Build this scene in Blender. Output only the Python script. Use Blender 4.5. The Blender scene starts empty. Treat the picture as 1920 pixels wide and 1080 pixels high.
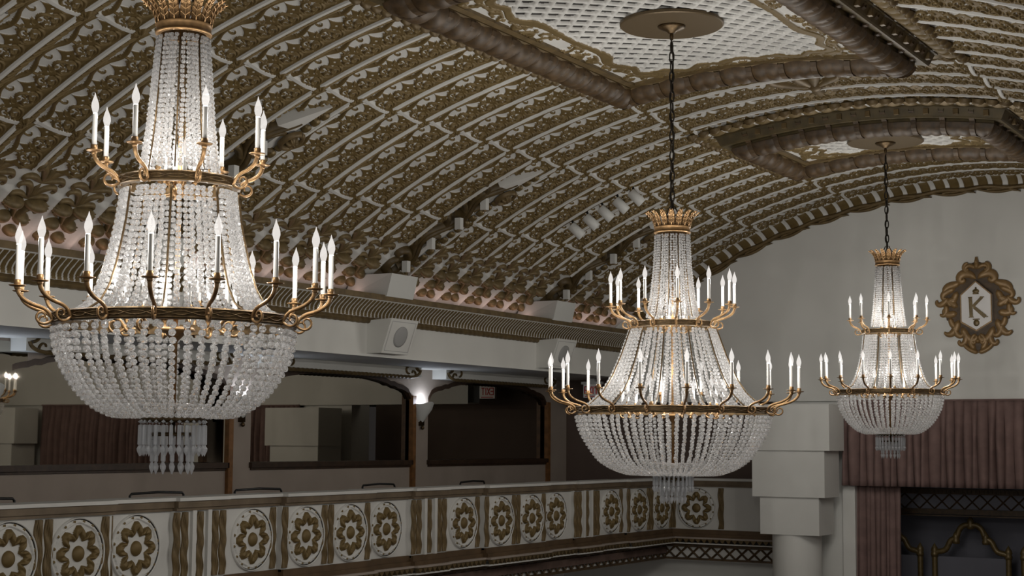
import bpy, math, random
import numpy as np
from mathutils import Vector, Matrix
random.seed(7); rng = np.random.RandomState(7)
PI = math.pi
S = bpy.context.scene
COL = S.collection

# ------------------------------------------------------------------ camera
YAW, PITCH, ROLL, FPX = .537, .0977, .0067, 2916.65
CAMX = 5.46
F = Vector((-math.sin(YAW)*math.cos(PITCH), math.cos(YAW)*math.cos(PITCH), math.sin(PITCH)))
R0 = Vector((math.cos(YAW), math.sin(YAW), 0)); U0 = R0.cross(F)
RR = R0*math.cos(ROLL) + U0*math.sin(ROLL); UU = U0*math.cos(ROLL) - R0*math.sin(ROLL)
cd = bpy.data.cameras.new('camera'); cam = bpy.data.objects.new('camera', cd); COL.objects.link(cam)
cd.sensor_width = 36; cd.lens = FPX/1920*36; cd.clip_start = .05; cd.clip_end = 200
cam.matrix_world = Matrix(((RR.x, UU.x, -F.x, CAMX), (RR.y, UU.y, -F.y, 0), (RR.z, UU.z, -F.z, 0), (0, 0, 0, 1)))
S.camera = cam

# ------------------------------------------------------------------ world, lights, exposure
w = bpy.data.worlds.new('world'); S.world = w; w.use_nodes = True
w.node_tree.nodes['Background'].inputs[0].default_value = (1, .98, .94, 1)
w.node_tree.nodes['Background'].inputs[1].default_value = .41
S.view_settings.view_transform = 'Standard'; S.view_settings.look = 'None'
S.view_settings.gamma = 1; S.view_settings.exposure = 0; S.view_settings.use_curve_mapping = False
S.cycles.max_bounces = 9; S.cycles.diffuse_bounces = 3; S.cycles.glossy_bounces = 3
S.cycles.transmission_bounces = 6; S.cycles.transparent_max_bounces = 12
S.cycles.caustics_reflective = False; S.cycles.caustics_refractive = False
S.cycles.sample_clamp_indirect = 2.0
S.cycles.use_denoising = True
BULB_W = 9.6
COVE_W = 1.2

def area(name, loc, rot, sx, sy, power, color):
    l = bpy.data.lights.new(name, 'AREA'); l.shape = 'RECTANGLE'; l.size = sx; l.size_y = sy
    l.energy = power; l.color = color
    o = bpy.data.objects.new(name, l); COL.objects.link(o); o.location = loc; o.rotation_euler = rot
    return o
def point(name, loc, power, color, parent=None, r=0.0):
    l = bpy.data.lights.new(name, 'POINT'); l.energy = power; l.color = color; l.shadow_soft_size = r
    o = bpy.data.objects.new(name, l); COL.objects.link(o); o.location = loc
    if parent: o.parent = parent
    return o

# ------------------------------------------------------------------ materials
def mat(name, col, rough=.6, metal=0, spec=.4, noise=0, nscale=8, col2=None, bump=0):
    m = bpy.data.materials.new(name); m.use_nodes = True
    nt = m.node_tree; b = nt.nodes['Principled BSDF']
    b.inputs['Roughness'].default_value = rough; b.inputs['Metallic'].default_value = metal
    b.inputs['Specular IOR Level'].default_value = spec
    b.inputs['Base Color'].default_value = (*col, 1)
    if noise or bump:
        tc = nt.nodes.new('ShaderNodeTexCoord')
        n = nt.nodes.new('ShaderNodeTexNoise'); n.inputs['Scale'].default_value = nscale; n.inputs['Detail'].default_value = 5
        nt.links.new(tc.outputs['Object'], n.inputs['Vector'])
        if noise:
            c2 = col2 or tuple(c*(1-noise) for c in col)
            mx = nt.nodes.new('ShaderNodeMix'); mx.data_type = 'RGBA'
            mx.inputs[6].default_value = (*col, 1); mx.inputs[7].default_value = (*c2, 1)
            rp = nt.nodes.new('ShaderNodeMapRange'); rp.inputs[1].default_value = .35; rp.inputs[2].default_value = .65
            nt.links.new(n.outputs['Fac'], rp.inputs[0]); nt.links.new(rp.outputs[0], mx.inputs[0])
            nt.links.new(mx.outputs[2], b.inputs['Base Color'])
        if bump:
            bp = nt.nodes.new('ShaderNodeBump'); bp.inputs['Strength'].default_value = bump; bp.inputs['Distance'].default_value = .01
            nt.links.new(n.outputs['Fac'], bp.inputs['Height']); nt.links.new(bp.outputs[0], b.inputs['Normal'])
    return m
WHITE = (.60, .59, .555); GOLD = (.165, .114, .042)
def relief_mat(name, white=WHITE, gold=GOLD, dark=(.02, .016, .012)):
    m = mat(name, white, .55)
    nt = m.node_tree; b = nt.nodes['Principled BSDF']
    a = nt.nodes.new('ShaderNodeAttribute'); a.attribute_name = 'gilt'
    tc = nt.nodes.new('ShaderNodeTexCoord'); n = nt.nodes.new('ShaderNodeTexNoise'); n.inputs['Scale'].default_value = 14
    n.inputs['Detail'].default_value = 6; nt.links.new(tc.outputs['Object'], n.inputs['Vector'])
    g = nt.nodes.new('ShaderNodeMix'); g.data_type = 'RGBA'
    g.inputs[6].default_value = (gold[0]*1.2, gold[1]*1.22, gold[2]*1.3, 1); g.inputs[7].default_value = (gold[0]*.72, gold[1]*.68, gold[2]*.6, 1)
    nt.links.new(n.outputs['Fac'], g.inputs[0])
    mr = nt.nodes.new('ShaderNodeMapRange'); mr.inputs[1].default_value = .35; mr.inputs[2].default_value = .65
    nt.links.new(a.outputs['Fac'], mr.inputs[0])
    mx = nt.nodes.new('ShaderNodeMix'); mx.data_type = 'RGBA'; mx.inputs[6].default_value = (*white, 1)
    nt.links.new(mr.outputs[0], mx.inputs[0]); nt.links.new(g.outputs[2], mx.inputs[7])
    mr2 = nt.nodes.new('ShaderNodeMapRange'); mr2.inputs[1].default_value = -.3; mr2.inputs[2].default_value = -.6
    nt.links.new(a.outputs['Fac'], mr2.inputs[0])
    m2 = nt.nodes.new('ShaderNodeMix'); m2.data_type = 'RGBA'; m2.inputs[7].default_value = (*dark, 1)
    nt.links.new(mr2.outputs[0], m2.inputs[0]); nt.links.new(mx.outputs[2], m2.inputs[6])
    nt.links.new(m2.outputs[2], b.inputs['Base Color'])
    mm = nt.nodes.new('ShaderNodeMath'); mm.operation = 'MULTIPLY'; mm.inputs[1].default_value = .25
    nt.links.new(mr.outputs[0], mm.inputs[0]); nt.links.new(mm.outputs[0], b.inputs['Metallic'])
    return m
M_REL = relief_mat('carved plaster')
M_WHITE = mat('white plaster', WHITE, .7, noise=.06, nscale=3)
M_WALL = mat('cream wall plaster', (.69, .685, .645), .75, noise=.07, nscale=1.2)
M_GOLD = mat('gold paint', GOLD, .42, .3, .5, noise=.4, nscale=22)
M_GOLD4 = mat('olive gold paint', (.105, .076, .030), .5, .15, .4, noise=.35, nscale=9)
M_LEAF = mat('gilded leaf', (.20, .142, .062), .5, .2, .4, noise=.35, nscale=14)
M_GOLD2 = mat('antique brown gold', (.092, .054, .021), .55, 0, .5, noise=.5, nscale=16)
M_GOLD3 = mat('dull gold paint', (.165, .112, .047), .5, .2, .4, noise=.35, nscale=10)
M_RAIL = mat('worn gilded rail', (.17, .125, .078), .5, .1, .4, noise=.3, nscale=5)
M_BASE = mat('brown gilded base', (.125, .078, .04), .5, .1, .4, noise=.3, nscale=6)
M_LATB = mat('lattice backing', (.20, .20, .23), .8)
M_SCROLL = mat('dark olive gilt', (.105, .070, .026), .5, 0, .4, noise=.35, nscale=12)
M_EMB = mat('emblem gold', (.30, .185, .075), .45, .2, .5, noise=.25, nscale=20)
M_BRASS = mat('brass', (.27, .158, .068), .40, .7, .5, noise=.35, nscale=30)
M_BRASSD = mat('dark brass', (.10, .062, .025), .4, .7, .5, noise=.5, nscale=40)
M_CHAIN = mat('black iron', (.03, .024, .018), .4, .6)
M_SLEEVE = mat('candle sleeve', (.50, .485, .455), .4)
M_PLATE = mat('bronze plate', (.12, .085, .045), .45, .4)
M_WOOD = mat('dark wood', (.05, .028, .016), .4, noise=.4, nscale=12)
M_WOODL = mat('oak wood', (.23, .105, .035), .45, noise=.4, nscale=12)
M_BROWN = mat('taupe wall', (.34, .285, .24), .8, noise=.08, nscale=2)
M_DBROWN = mat('brown wall', (.12, .085, .068), .8, noise=.1, nscale=2)
M_CURT = mat('mauve velvet', (.21, .135, .12), .85, noise=.2, nscale=7)
M_GREY = mat('speaker grille', (.34, .34, .33), .6)
M_CASE = mat('speaker white', (.60, .60, .57), .5)
M_BLACK = mat('black frame', (.012, .012, .012), .35)
M_CUSH = mat('beige upholstery', (.26, .21, .17), .8)
M_STAGE = mat('stage backdrop', (.14, .14, .165), .8)
M_RED = mat('exit red', (.55, .03, .03), .5)
M_FLOOR = mat('carpet', (.14, .09, .07), .9, noise=.4, nscale=5)
M_SIGN = mat('sign white', (.8, .78, .76), .5)

def emit_mat(name, col, st, tr=.0):
    m = bpy.data.materials.new(name); m.use_nodes = True; nt = m.node_tree; nt.nodes.clear()
    out = nt.nodes.new('ShaderNodeOutputMaterial'); e = nt.nodes.new('ShaderNodeEmission')
    e.inputs[0].default_value = (*col, 1); e.inputs[1].default_value = st
    if tr:
        t = nt.nodes.new('ShaderNodeBsdfTransparent'); t.inputs[0].default_value = (tr, tr, tr, 1)
        a = nt.nodes.new('ShaderNodeAddShader'); nt.links.new(t.outputs[0], a.inputs[0]); nt.links.new(e.outputs[0], a.inputs[1])
        nt.links.new(a.outputs[0], out.inputs[0])
    else: nt.links.new(e.outputs[0], out.inputs[0])
    return m
M_BULB = emit_mat('lit bulb', (1, .95, .90), .48, .6)
M_SCON = emit_mat('lit sconce bowl', (.85, .9, 1), .5)

def mirror_mat():
    m = bpy.data.materials.new('mirror glass'); m.use_nodes = True; b = m.node_tree.nodes['Principled BSDF']
    b.inputs['Base Color'].default_value = (.40, .37, .315, 1); b.inputs['Metallic'].default_value = 1; b.inputs['Roughness'].default_value = .015
    return m
M_MIRROR = mirror_mat()

def crystal_mat(name, clear, body, glass):
    """cut glass: refraction, a milky body from the many facets, and a clear share"""
    m = bpy.data.materials.new(name); m.use_nodes = True; nt = m.node_tree
    b = nt.nodes['Principled BSDF']; out = nt.nodes['Material Output']
    b.inputs['Base Color'].default_value = (*body, 1); b.inputs['Roughness'].default_value = .12
    b.inputs['Specular IOR Level'].default_value = .9; b.inputs['Coat Weight'].default_value = .5; b.inputs['Coat Roughness'].default_value = .04
    tl = nt.nodes.new('ShaderNodeBsdfTranslucent'); tl.inputs[0].default_value = (*[c*1.15 for c in body], 1)
    m1 = nt.nodes.new('ShaderNodeMixShader'); m1.inputs[0].default_value = .45
    nt.links.new(b.outputs[0], m1.inputs[1]); nt.links.new(tl.outputs[0], m1.inputs[2])
    g = nt.nodes.new('ShaderNodeBsdfGlass'); g.inputs['IOR'].default_value = 1.5; g.inputs['Roughness'].default_value = .02
    m3 = nt.nodes.new('ShaderNodeMixShader'); m3.inputs[0].default_value = glass
    nt.links.new(m1.outputs[0], m3.inputs[1]); nt.links.new(g.outputs[0], m3.inputs[2])
    t = nt.nodes.new('ShaderNodeBsdfTransparent'); t.inputs[0].default_value = (.97, .97, .97, 1)
    m2 = nt.nodes.new('ShaderNodeMixShader'); m2.inputs[0].default_value = 1-clear
    nt.links.new(t.outputs[0], m2.inputs[1]); nt.links.new(m3.outputs[0], m2.inputs[2]); nt.links.new(m2.outputs[0], out.inputs[0])
    return m
M_BEAD = crystal_mat('cut crystal bead', .06, (.95, .94, .93), .84)
M_PRISM = crystal_mat('cut crystal prism', .18, (.93, .95, .98), .42)

# ------------------------------------------------------------------ mesh helpers
class MB:
    def __init__(s): s.v = []; s.f = []; s.g = []; s.n = 0
    def add(s, V, Fc, g=1.0):
        V = np.asarray(V, float).reshape(-1, 3); s.v.append(V)
        s.f.extend([tuple(i+s.n for i in q) for q in Fc]); s.n += len(V)
        s.g.append(np.full(len(V), g) if np.isscalar(g) else np.asarray(g, float).ravel())
    def grid(s, P, g=1.0, closeu=False, closev=False):
        P = np.asarray(P, float); nu, nv = P.shape[:2]; Fc = []
        for i in range(nu if closeu else nu-1):
            for j in range(nv if closev else nv-1):
                Fc.append((i*nv+j, ((i+1) % nu)*nv+j, ((i+1) % nu)*nv+(j+1) % nv, i*nv+(j+1) % nv))
        s.add(P.reshape(-1, 3), Fc, g)
    def box(s, c, d, M=None, g=1.0, taper=1.0):
        x, y, z = [k/2 for k in d]
        V = np.array([(-x, -y, -z), (x, -y, -z), (x, y, -z), (-x, y, -z), (-x*taper, -y*taper, z), (x*taper, -y*taper, z), (x*taper, y*taper, z), (-x*taper, y*taper, z)])
        if M is not None: V = V @ np.asarray(M).T
        s.add(V+np.asarray(c, float), [(0, 3, 2, 1), (4, 5, 6, 7), (0, 1, 5, 4), (1, 2, 6, 5), (2, 3, 7, 6), (3, 0, 4, 7)], g)
    def bx(s, x0, x1, y0, y1, z0, z1, g=1.0): s.box(((x0+x1)/2, (y0+y1)/2, (z0+z1)/2), (x1-x0, y1-y0, z1-z0), None, g)
    def lathe(s, prof, n=24, c=(0, 0, 0), g=1.0, axis='z'):
        a = np.arange(n)*2*PI/n; P = np.zeros((len(prof), n, 3))
        for i, (r, z) in enumerate(prof): P[i, :, 0] = r*np.cos(a); P[i, :, 1] = r*np.sin(a); P[i, :, 2] = z
        if axis == 'x': P = P[..., [2, 0, 1]]
        elif axis == 'y': P = P[..., [1, 2, 0]]
        s.grid(P+np.asarray(c, float), g, closev=True)
    def tube(s, pts, rad, n=8, g=1.0, up=(0, 0, 1), closed=False, flat=1.0):
        pts = np.asarray(pts, float); m = len(pts); rad = np.full(m, rad) if np.isscalar(rad) else np.asarray(rad)
        if closed: T = np.roll(pts, -1, 0)-np.roll(pts, 1, 0)
        else: T = np.gradient(pts, axis=0)
        T /= np.linalg.norm(T, axis=1)[:, None]+1e-12
        up = np.asarray(up, float); B = np.cross(T, up); l = np.linalg.norm(B, axis=1)
        B[l < 1e-3] = np.cross(T[l < 1e-3], (1, .3, 0)); B /= np.linalg.norm(B, axis=1)[:, None]; N = np.cross(B, T)
        a = np.arange(n)*2*PI/n
        P = pts[:, None]+rad[:, None, None]*(np.cos(a)[None, :, None]*B[:, None]+flat*np.sin(a)[None, :, None]*N[:, None])
        s.grid(P, g, closeu=closed, closev=True)
        if not closed:
            k = s.n-m*n; s.f.append(tuple(k+i for i in range(n))); s.f.append(tuple(k+(m-1)*n+i for i in range(n)))
    def orn(s, Mf, pts, wd, ht, seg=7, g=1.0):
        """raised half-round band following a 2D path, laid on a surface by Mf(u, v, h)"""
        pts = np.asarray(pts, float); m = len(pts)
        wd = np.full(m, wd) if np.isscalar(wd) else np.asarray(wd); ht = np.full(m, ht) if np.isscalar(ht) else np.asarray(ht)
        T = np.gradient(pts, axis=0); T /= np.linalg.norm(T, axis=1)[:, None]+1e-12
        Nn = np.stack([-T[:, 1], T[:, 0]], 1); a = np.linspace(0, PI, seg)
        uv = pts[:, None]+Nn[:, None]*(np.cos(a)[None, :, None]*wd[:, None, None])
        h = np.sin(a)[None]*ht[:, None]
        s.grid(Mf(uv[..., 0], uv[..., 1], h), g)
    def dome(s, Mf, c, ru, rv, h, n=14, k=5, g=1.0, rot=0):
        a = np.arange(n)*2*PI/n; ph = np.linspace(0, PI/2, k)
        U = np.cos(ph)[:, None]*np.cos(a)[None]*ru; V = np.cos(ph)[:, None]*np.sin(a)[None]*rv
        cu, su = math.cos(rot), math.sin(rot); H = np.sin(ph)[:, None]*h+0*a[None]
        s.grid(Mf(c[0]+U*cu-V*su, c[1]+U*su+V*cu, H), g, closev=True)
    def mesh(s, name, smooth=True, attr=False):
        me = bpy.data.meshes.new(name); V = np.concatenate(s.v) if s.v else np.zeros((0, 3))
        me.from_pydata(V.tolist(), [], s.f)
        if smooth: me.shade_smooth()
        if attr:
            a = me.attributes.new('gilt', 'FLOAT', 'POINT'); a.data.foreach_set('value', np.concatenate(s.g).astype(np.float32))
        me.update(); return me

def gridmesh(name, P, g=None, closev=False):
    """fast big grid"""
    P = np.asarray(P, np.float32); nu, nv = P.shape[:2]
    i, j = np.meshgrid(np.arange(nu-1), np.arange(nv-1), indexing='ij'); a = (i*nv+j).ravel()
    q = np.stack([a, a+nv, a+nv+1, a+1], 1).astype(np.int32)
    me = bpy.data.meshes.new(name); me.vertices.add(nu*nv); me.vertices.foreach_set('co', P.reshape(-1))
    me.loops.add(q.size); me.loops.foreach_set('vertex_index', q.ravel())
    me.polygons.add(len(q)); me.polygons.foreach_set('loop_start', np.arange(0, q.size, 4, dtype=np.int32))
    me.polygons.foreach_set('loop_total', np.full(len(q), 4, dtype=np.int32)); me.update(calc_edges=True); me.validate()
    me.shade_smooth()
    if g is not None:
        at = me.attributes.new('gilt', 'FLOAT', 'POINT'); at.data.foreach_set('value', np.asarray(g, np.float32).ravel())
    return me

def ob(name, mb, m, parent=None, smooth=True, attr=False, world=False):
    me = mb.mesh(name, smooth, attr) if isinstance(mb, MB) else mb
    if m is not None and not me.materials: me.materials.append(m)
    o = bpy.data.objects.new(name, me); COL.objects.link(o)
    if parent is not None:
        o.parent = parent
        if world:
            p = parent; L = Vector((0, 0, 0))
            while p: L += p.location; p = p.parent
            o.location = -L
    return o
def tag(o, label=None, cat=None, group=None, kind=None):
    if label is not None: o['label'] = label
    if cat: o['category'] = cat
    if group: o['group'] = group
    if kind: o['kind'] = kind
    return o
def thing(name, label, cat, loc=(0, 0, 0), group=None):
    o = bpy.data.objects.new(name, None); COL.objects.link(o); o.location = loc; o.empty_display_size = .1
    return tag(o, label, cat, group)
def struct(name, mb, m, smooth=False, attr=False): return tag(ob(name, mb, m, None, smooth, attr), kind='structure')
def cp(o, parent=None, loc=None):
    c = o.copy(); COL.objects.link(c); c.parent = parent
    if loc is not None: c.location = loc
    return c

def crook(p0, a0, L, k0, k1, pw=2, n=18):
    """path whose curvature grows along it: a volute"""
    t = np.linspace(0, 1, n); k = k0+(k1-k0)*t**pw; d = L/(n-1)
    a = a0+np.concatenate([[0], np.cumsum((k[1:]+k[:-1])/2*d)])
    st = np.stack([np.cos(a), np.sin(a)], 1)*d
    return np.array(p0)+np.concatenate([[[0, 0]], np.cumsum((st[1:]+st[:-1])/2, 0)])
def taper(n, w0, w1, bulge=0, end=None):
    t = np.linspace(0, 1, n); r = w0+(w1-w0)*t+bulge*np.sin(PI*t)
    if end is not None: r[-1] = end
    return np.maximum(r, .0005)

# ------------------------------------------------------------------ vault geometry
VR, VZ = 8.9, -5.12
RIB = .5661; BAY = RIB*7; BY0 = 11.47
YE = 21.8
def vpos(s, Y, h):
    th = np.asarray(s)/VR; r = VR-np.asarray(h)
    return np.stack(np.broadcast_arrays(r*np.sin(th), Y, VZ+r*np.cos(th)), -1)
def vz(X, h=0): return VZ+math.sqrt((VR-h)**2-X*X)

# ---- carved strip between two ribs
TP = .2335; T2 = 2*TP
def segdist(U, V, pts, wd=None):
    """distance to polyline; with widths returns distance/width"""
    best = np.full(U.shape, 9.0); pts = np.asarray(pts)
    if wd is None: wd = np.ones(len(pts))
    for k in range(len(pts)-1):
        a, b = pts[k], pts[k+1]; d = b-a; L = d@d+1e-12
        t = np.clip(((U-a[0])*d[0]+(V-a[1])*d[1])/L, 0, 1)
        q = np.hypot(U-a[0]-t*d[0], V-a[1]-t*d[1])/(wd[k]*(1-t)+wd[k+1]*t)
        best = np.minimum(best, q)
    return best
def strip_base(v):
    # cross profile: rib crest, garland slope falling back, ogee rising to the next crest
    c = .060
    a = np.clip((v-.055)/.18, 0, 1); b = np.clip((v-.235)/.285, 0, 1)
    return np.where(v < .235, c*(1-a*a*(3-2*a)), c*np.sin(b*PI/2)**.9)
tv = np.concatenate([[0, .0004], np.linspace(.006, RIB-.0004, 112), [RIB]])
def tile_pattern():
    nu = 100; u = np.arange(nu)*T2/nu
    v = np.interp(tv, [0, .040, .205, RIB], [0, .038, .165, RIB]); U, V = np.meshgrid(u, v, indexing='ij')
    H = np.zeros(U.shape); G = np.zeros(U.shape)
    def stroke(pts, wd, h, g=1.0):
        nonlocal H, G
        for sh in (-T2, 0, T2):
            q = segdist(U, V, np.asarray(pts)+np.array([sh, 0]), wd); m = q < 1
            G[m] = g
            if g > .5: H[:] = np.where(m, np.maximum(H, h*np.sqrt(np.clip(1-q*q, 0, 1))), H)
            else: H[m] = 0
    def blob(c, ru, rv, h, g=1.0, rot=0):
        nonlocal H, G
        for sh in (-T2, 0, T2):
            x, y = U-c[0]-sh, V-c[1]; cr, sr = math.cos(rot), math.sin(rot)
            q = ((x*cr+y*sr)/ru)**2+((-x*sr+y*cr)/rv)**2; m = q < 1; G[m] = g
            if g > .5: H[:] = np.where(m, np.maximum(H, h*np.sqrt(np.clip(1-q, 0, 1))), H)
            else: H[m] = 0
    # gilded ground of the scroll field with a scalloped upper edge
    edge = .405-.03*np.cos(2*PI*U/TP)
    fld = V > edge; G[fld] = 1; H[fld] = .006
    # four pointed stars with a white stud
    for c0 in (0, TP):
        for sh in (-T2, 0, T2):
            du = (U-c0-sh)/.092; dv = (V-.345)/.12
            ast = np.abs(du)**.66+np.abs(dv)**.66 < 1
            G[ast] = 1; H[ast] = np.maximum(H[ast], .012)
            dia = np.abs(U-c0-sh)/.015+np.abs(V-.35)/.018 < 1
            G[dia] = 0; H[dia] = 0
    for c0 in (TP/2, TP*1.5):
        # white crescents inside the C scrolls
        blob((c0, .452), .074, .052, 0, 0)
        a = np.linspace(.0*PI, 1.0*PI, 22)
        stroke(np.stack([c0+.103*np.cos(a), .435+.103*np.sin(a)], 1), taper(22, .012, .012, .006), .024)
        stroke(np.stack([c0+.080*np.cos(a), .430+.080*np.sin(a)], 1), taper(22, .008, .008, .004), .020)
        # leaf between, two facing volutes
        blob((c0, .478), .042, .020, .03); blob((c0, .455), .012, .03, .03)
        stroke(crook((c0-.030, .500), 3.5, .19, 13, 62, 2, 22), taper(22, .010, .0075, .004), .032)
        stroke(crook((c0+.030, .500), -.36, .19, -13, -62, 2, 22), taper(22, .010, .0075, .004), .032)
        blob((c0, .395), .016, .030, .02)
    # hooks in the white field
    for c0, d in ((TP*.5, 1), (TP*1.5, -1)):
        stroke(crook((c0-.045*d, .385), -PI/2+.2*d, .17, 9*d, 62*d, 2, 18), taper(18, .015, .009, .004), .026)
        stroke(crook((c0+.07*d, .31), PI+.5*d, .08, 4*d, 60*d, 2, 12), taper(12, .012, .007), .02)
    # leafy garland by the rib
    gl = (V > .036) & (V < .140+.02*np.sin(2*PI*U/T2+.8)); G[gl] = 1; H[gl] = .010
    for k in range(6):
        c = k*T2/6
        stroke([(c, .07), (c+.04, .098), (c+.09, .128)], [.010, .013, .004], .026)
        stroke([(c+.055, .085), (c+.08, .095), (c+.095, .098)], [.003, .006, .002], 0, 0)
    # vine
    uu = np.linspace(-.1, T2+.1, 70); vv = .190+.040*np.sin(2*PI*uu/T2-.6)
    stroke(np.stack([uu, vv], 1), np.full(70, .022), .034)
    stroke(crook((.28*T2, .21), .9, .13, 6, 62, 2, 16), taper(16, .012, .008), .026)
    stroke(crook((.80*T2, .165), 2.2, .12, -6, -62, 2, 16), taper(16, .012, .008), .026)
    e = V > RIB-.014; G[e] = 1; H[e] = .012
    rb = V < .036; G[rb] = 0; H[rb] = .034
    return u, v, H, G
tu, _v, TH, TG = tile_pattern()
NT = 11; S0 = -NT*T2
BARS = (-10*T2, -7*T2, -4*T2)
def strip_mesh(name, ground_below=None, k0=0):
    nu = len(tu); s = np.concatenate([S0+k*T2+tu for k in range(k0, NT)]+[[0.0]])
    H = np.concatenate([TH]*(NT-k0)+[TH[:1]]).copy(); G = np.concatenate([TG]*(NT-k0)+[TG[:1]]).copy()
    SS, VV = np.meshgrid(s, tv, indexing='ij')
    for b in BARS:
        m = (np.abs(SS-b-.06) < .021) & (VV > .20); H[m] = .030; G[m] = 0
        q = ((SS-b-.075)/.085)**2+((VV-.04)/.048)**2; m = q < 1
        hh = .062*np.sqrt(np.clip(1-q, 0, 1))*(.75+.25*np.cos(9*np.arctan2(VV-.04, SS-b-.075)))
        H[m] = np.maximum(H, hh)[m]; G[m] = 1
    if ground_below is not None:
        m = (SS < ground_below) & (VV > .10); H[m] = -.03; G[m] = 0
    else: m = np.zeros(SS.shape, bool)
    H = H+np.where(m, 0, strip_base(VV)); H[:, 0] = -.03; H[:, -1] = np.minimum(H[:, -1], -.03)
    P = vpos(SS, VV, H)
    return gridmesh(name, P, G)
STRIP = strip_mesh('ceiling_relief'); STRIP.materials.append(M_REL)
STRIPB = strip_mesh('ceiling_relief_recess', -3.62); STRIPB.materials.append(M_REL)
STRIPR = strip_mesh('ceiling_relief_right', None, 3); STRIPR.materials.append(M_REL)

# vault shell
nS = 96; ss = np.linspace(-6.35, 6.35, nS); yy = np.array([-3.0, YE+.05]); A, B = np.meshgrid(ss, yy, indexing='ij')
ceil = tag(ob('ceiling', gridmesh('ceiling', vpos(A, B, -.34)), M_WHITE), kind='structure')
mb = MB(); A, B = np.meshgrid(np.linspace(-.02, 6.35, 40), np.array([-3.0, BY0-RIB*4]), indexing='ij'); mb.grid(vpos(A, B, .02))
A, B = np.meshgrid(np.linspace(3.7, 6.35, 20), np.array([BY0-RIB*4, YE]), indexing='ij'); mb.grid(vpos(A, B, .02))
A, B = np.meshgrid(np.linspace(-6.35, .02, 40), np.array([-3.0, BY0-RIB*13]), indexing='ij'); mb.grid(vpos(A, B, .02))
o = ob('ceiling_plain', mb, M_WHITE, ceil); o['kind'] = 'structure'
for j in range(-13, 18):
    Y = BY0+RIB*j
    bayend = (j % 7 == 6)
    for sd in (1, -1):
        if sd < 0 and j < -4: continue      # the right half comes into view further on
        o = bpy.data.objects.new('ceiling_relief', STRIPR if sd < 0 else STRIPB if bayend else STRIP); COL.objects.link(o); o.parent = ceil
        o.location = (0, Y, 0); o.scale = (sd, 1, 1); o['kind'] = 'structure'

# ------------------------------------------------------------------ acanthus base of every strip (u up the vault from its foot, v along the wall)
US = -6.05
def strip_map(u, v, h): return vpos(US+np.asarray(u), RIB/2+np.asarray(v), np.asarray(h))
def fan(mb, c, sc, m3=(0, 1, -1)):
    # three fronds rising from c
    for k in m3:
        if k == 0:
            p = np.array([(c[0], c[1]), (c[0]+.07*sc, c[1]+.005), (c[0]+.14*sc, c[1]-.003), (c[0]+.2*sc, c[1]+.01*sc)])
            mb.orn(strip_map, p, np.array([.014, .034, .028, .002])*sc, np.array([.02, .035, .035, .01])*sc)
        else:
            p = crook(c, k*.42, .36*sc, k*.5/sc, k*40/sc, 2.6, 26)
            mb.orn(strip_map, p, taper(26, .016, .011, .022, .004)*sc, taper(26, .02, .034, .02)*sc)
            p = crook((c[0]-.01, c[1]), k*1.2, .27*sc, -k*2/sc, k*48/sc, 2.4, 24)
            mb.orn(strip_map, p, taper(24, .014, .010, .020, .004)*sc, taper(24, .02, .032, .02)*sc)
base_w = MB()
nU, nV = 60, 24
uu = np.linspace(-.15, 1.02, nU); vv = np.linspace(-RIB/2, RIB/2, nV); A, B = np.meshgrid(uu, vv, indexing='ij')
flut = .012+.006*np.sin(A*2*PI/.035)*(A < .55)
Hb = np.where(np.abs(np.abs(B)-RIB/2) < .055, .05*np.sqrt(np.clip(1-((np.abs(B)-RIB/2)/.055)**2, 0, 1))*(A < .62)+flut*.6, .008)
base_w.grid(strip_map(A, B, Hb), 0.0)
base_g = MB()
def lobe(c, ang, L, wd, ht):
    cc = (c[0]+math.cos(ang)*L/2, c[1]+math.sin(ang)*L/2)
    base_g.dome(strip_map, cc, L*.56, wd, ht, 18, 6, rot=ang)
    e = np.array([math.cos(ang), math.sin(ang)]); n2 = np.array([-e[1], e[0]])
    for q in (-.55, -.2, .2, .55):
        p = np.array([c[0], c[1]])+e*L*np.array([[.15], [.5], [.95]])+n2*wd*q
        base_g.orn(lambda u, v, h: strip_map(u, v, h+ht*.62*(1-q*q*.8)), p, [wd*.1, wd*.2, wd*.12], [.01, .03, .008], 5)
for sd in (1, -1):
    lobe((.13, .03*sd), (PI/2+.35)*sd, .15, .062, .085)
    lobe((.285, .03*sd), (PI/2+.25)*sd, .16, .068, .10)
    lobe((.46, .015*sd), (PI/2-.02)*sd, .24, .062, .115)
    base_g.orn(strip_map, crook((.30, .03*sd), .2*sd, .30, 1*sd, 46*sd, 2, 18), taper(18, .012, .016, .01, .004), .07)
fan(base_g, (.52, 0), 1.0)
fan(base_g, (.74, 0), 1.1)
base_g.dome(strip_map, (.985, -.235), .10, .07, .11, rot=.3)
base_g.dome(strip_map, (.97, .24), .05, .035, .06, rot=-.3)
BWM = base_w.mesh('ceiling_base_ground'); BWM.materials.append(M_WHITE)
BGM = base_g.mesh('ceiling_base_leaf'); BGM.materials.append(M_LEAF)
for j in range(-13, 18):
    Y = BY0+RIB*j
    for sd in (1,):
        for me in (BWM, BGM):
            if me is BGM and j % 7 == 6: continue
            o = bpy.data.objects.new(me.name, me); COL.objects.link(o); o.parent = ceil
            o.location = (0, Y, 0); o.scale = (sd, 1, 1); o['kind'] = 'structure'

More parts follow.
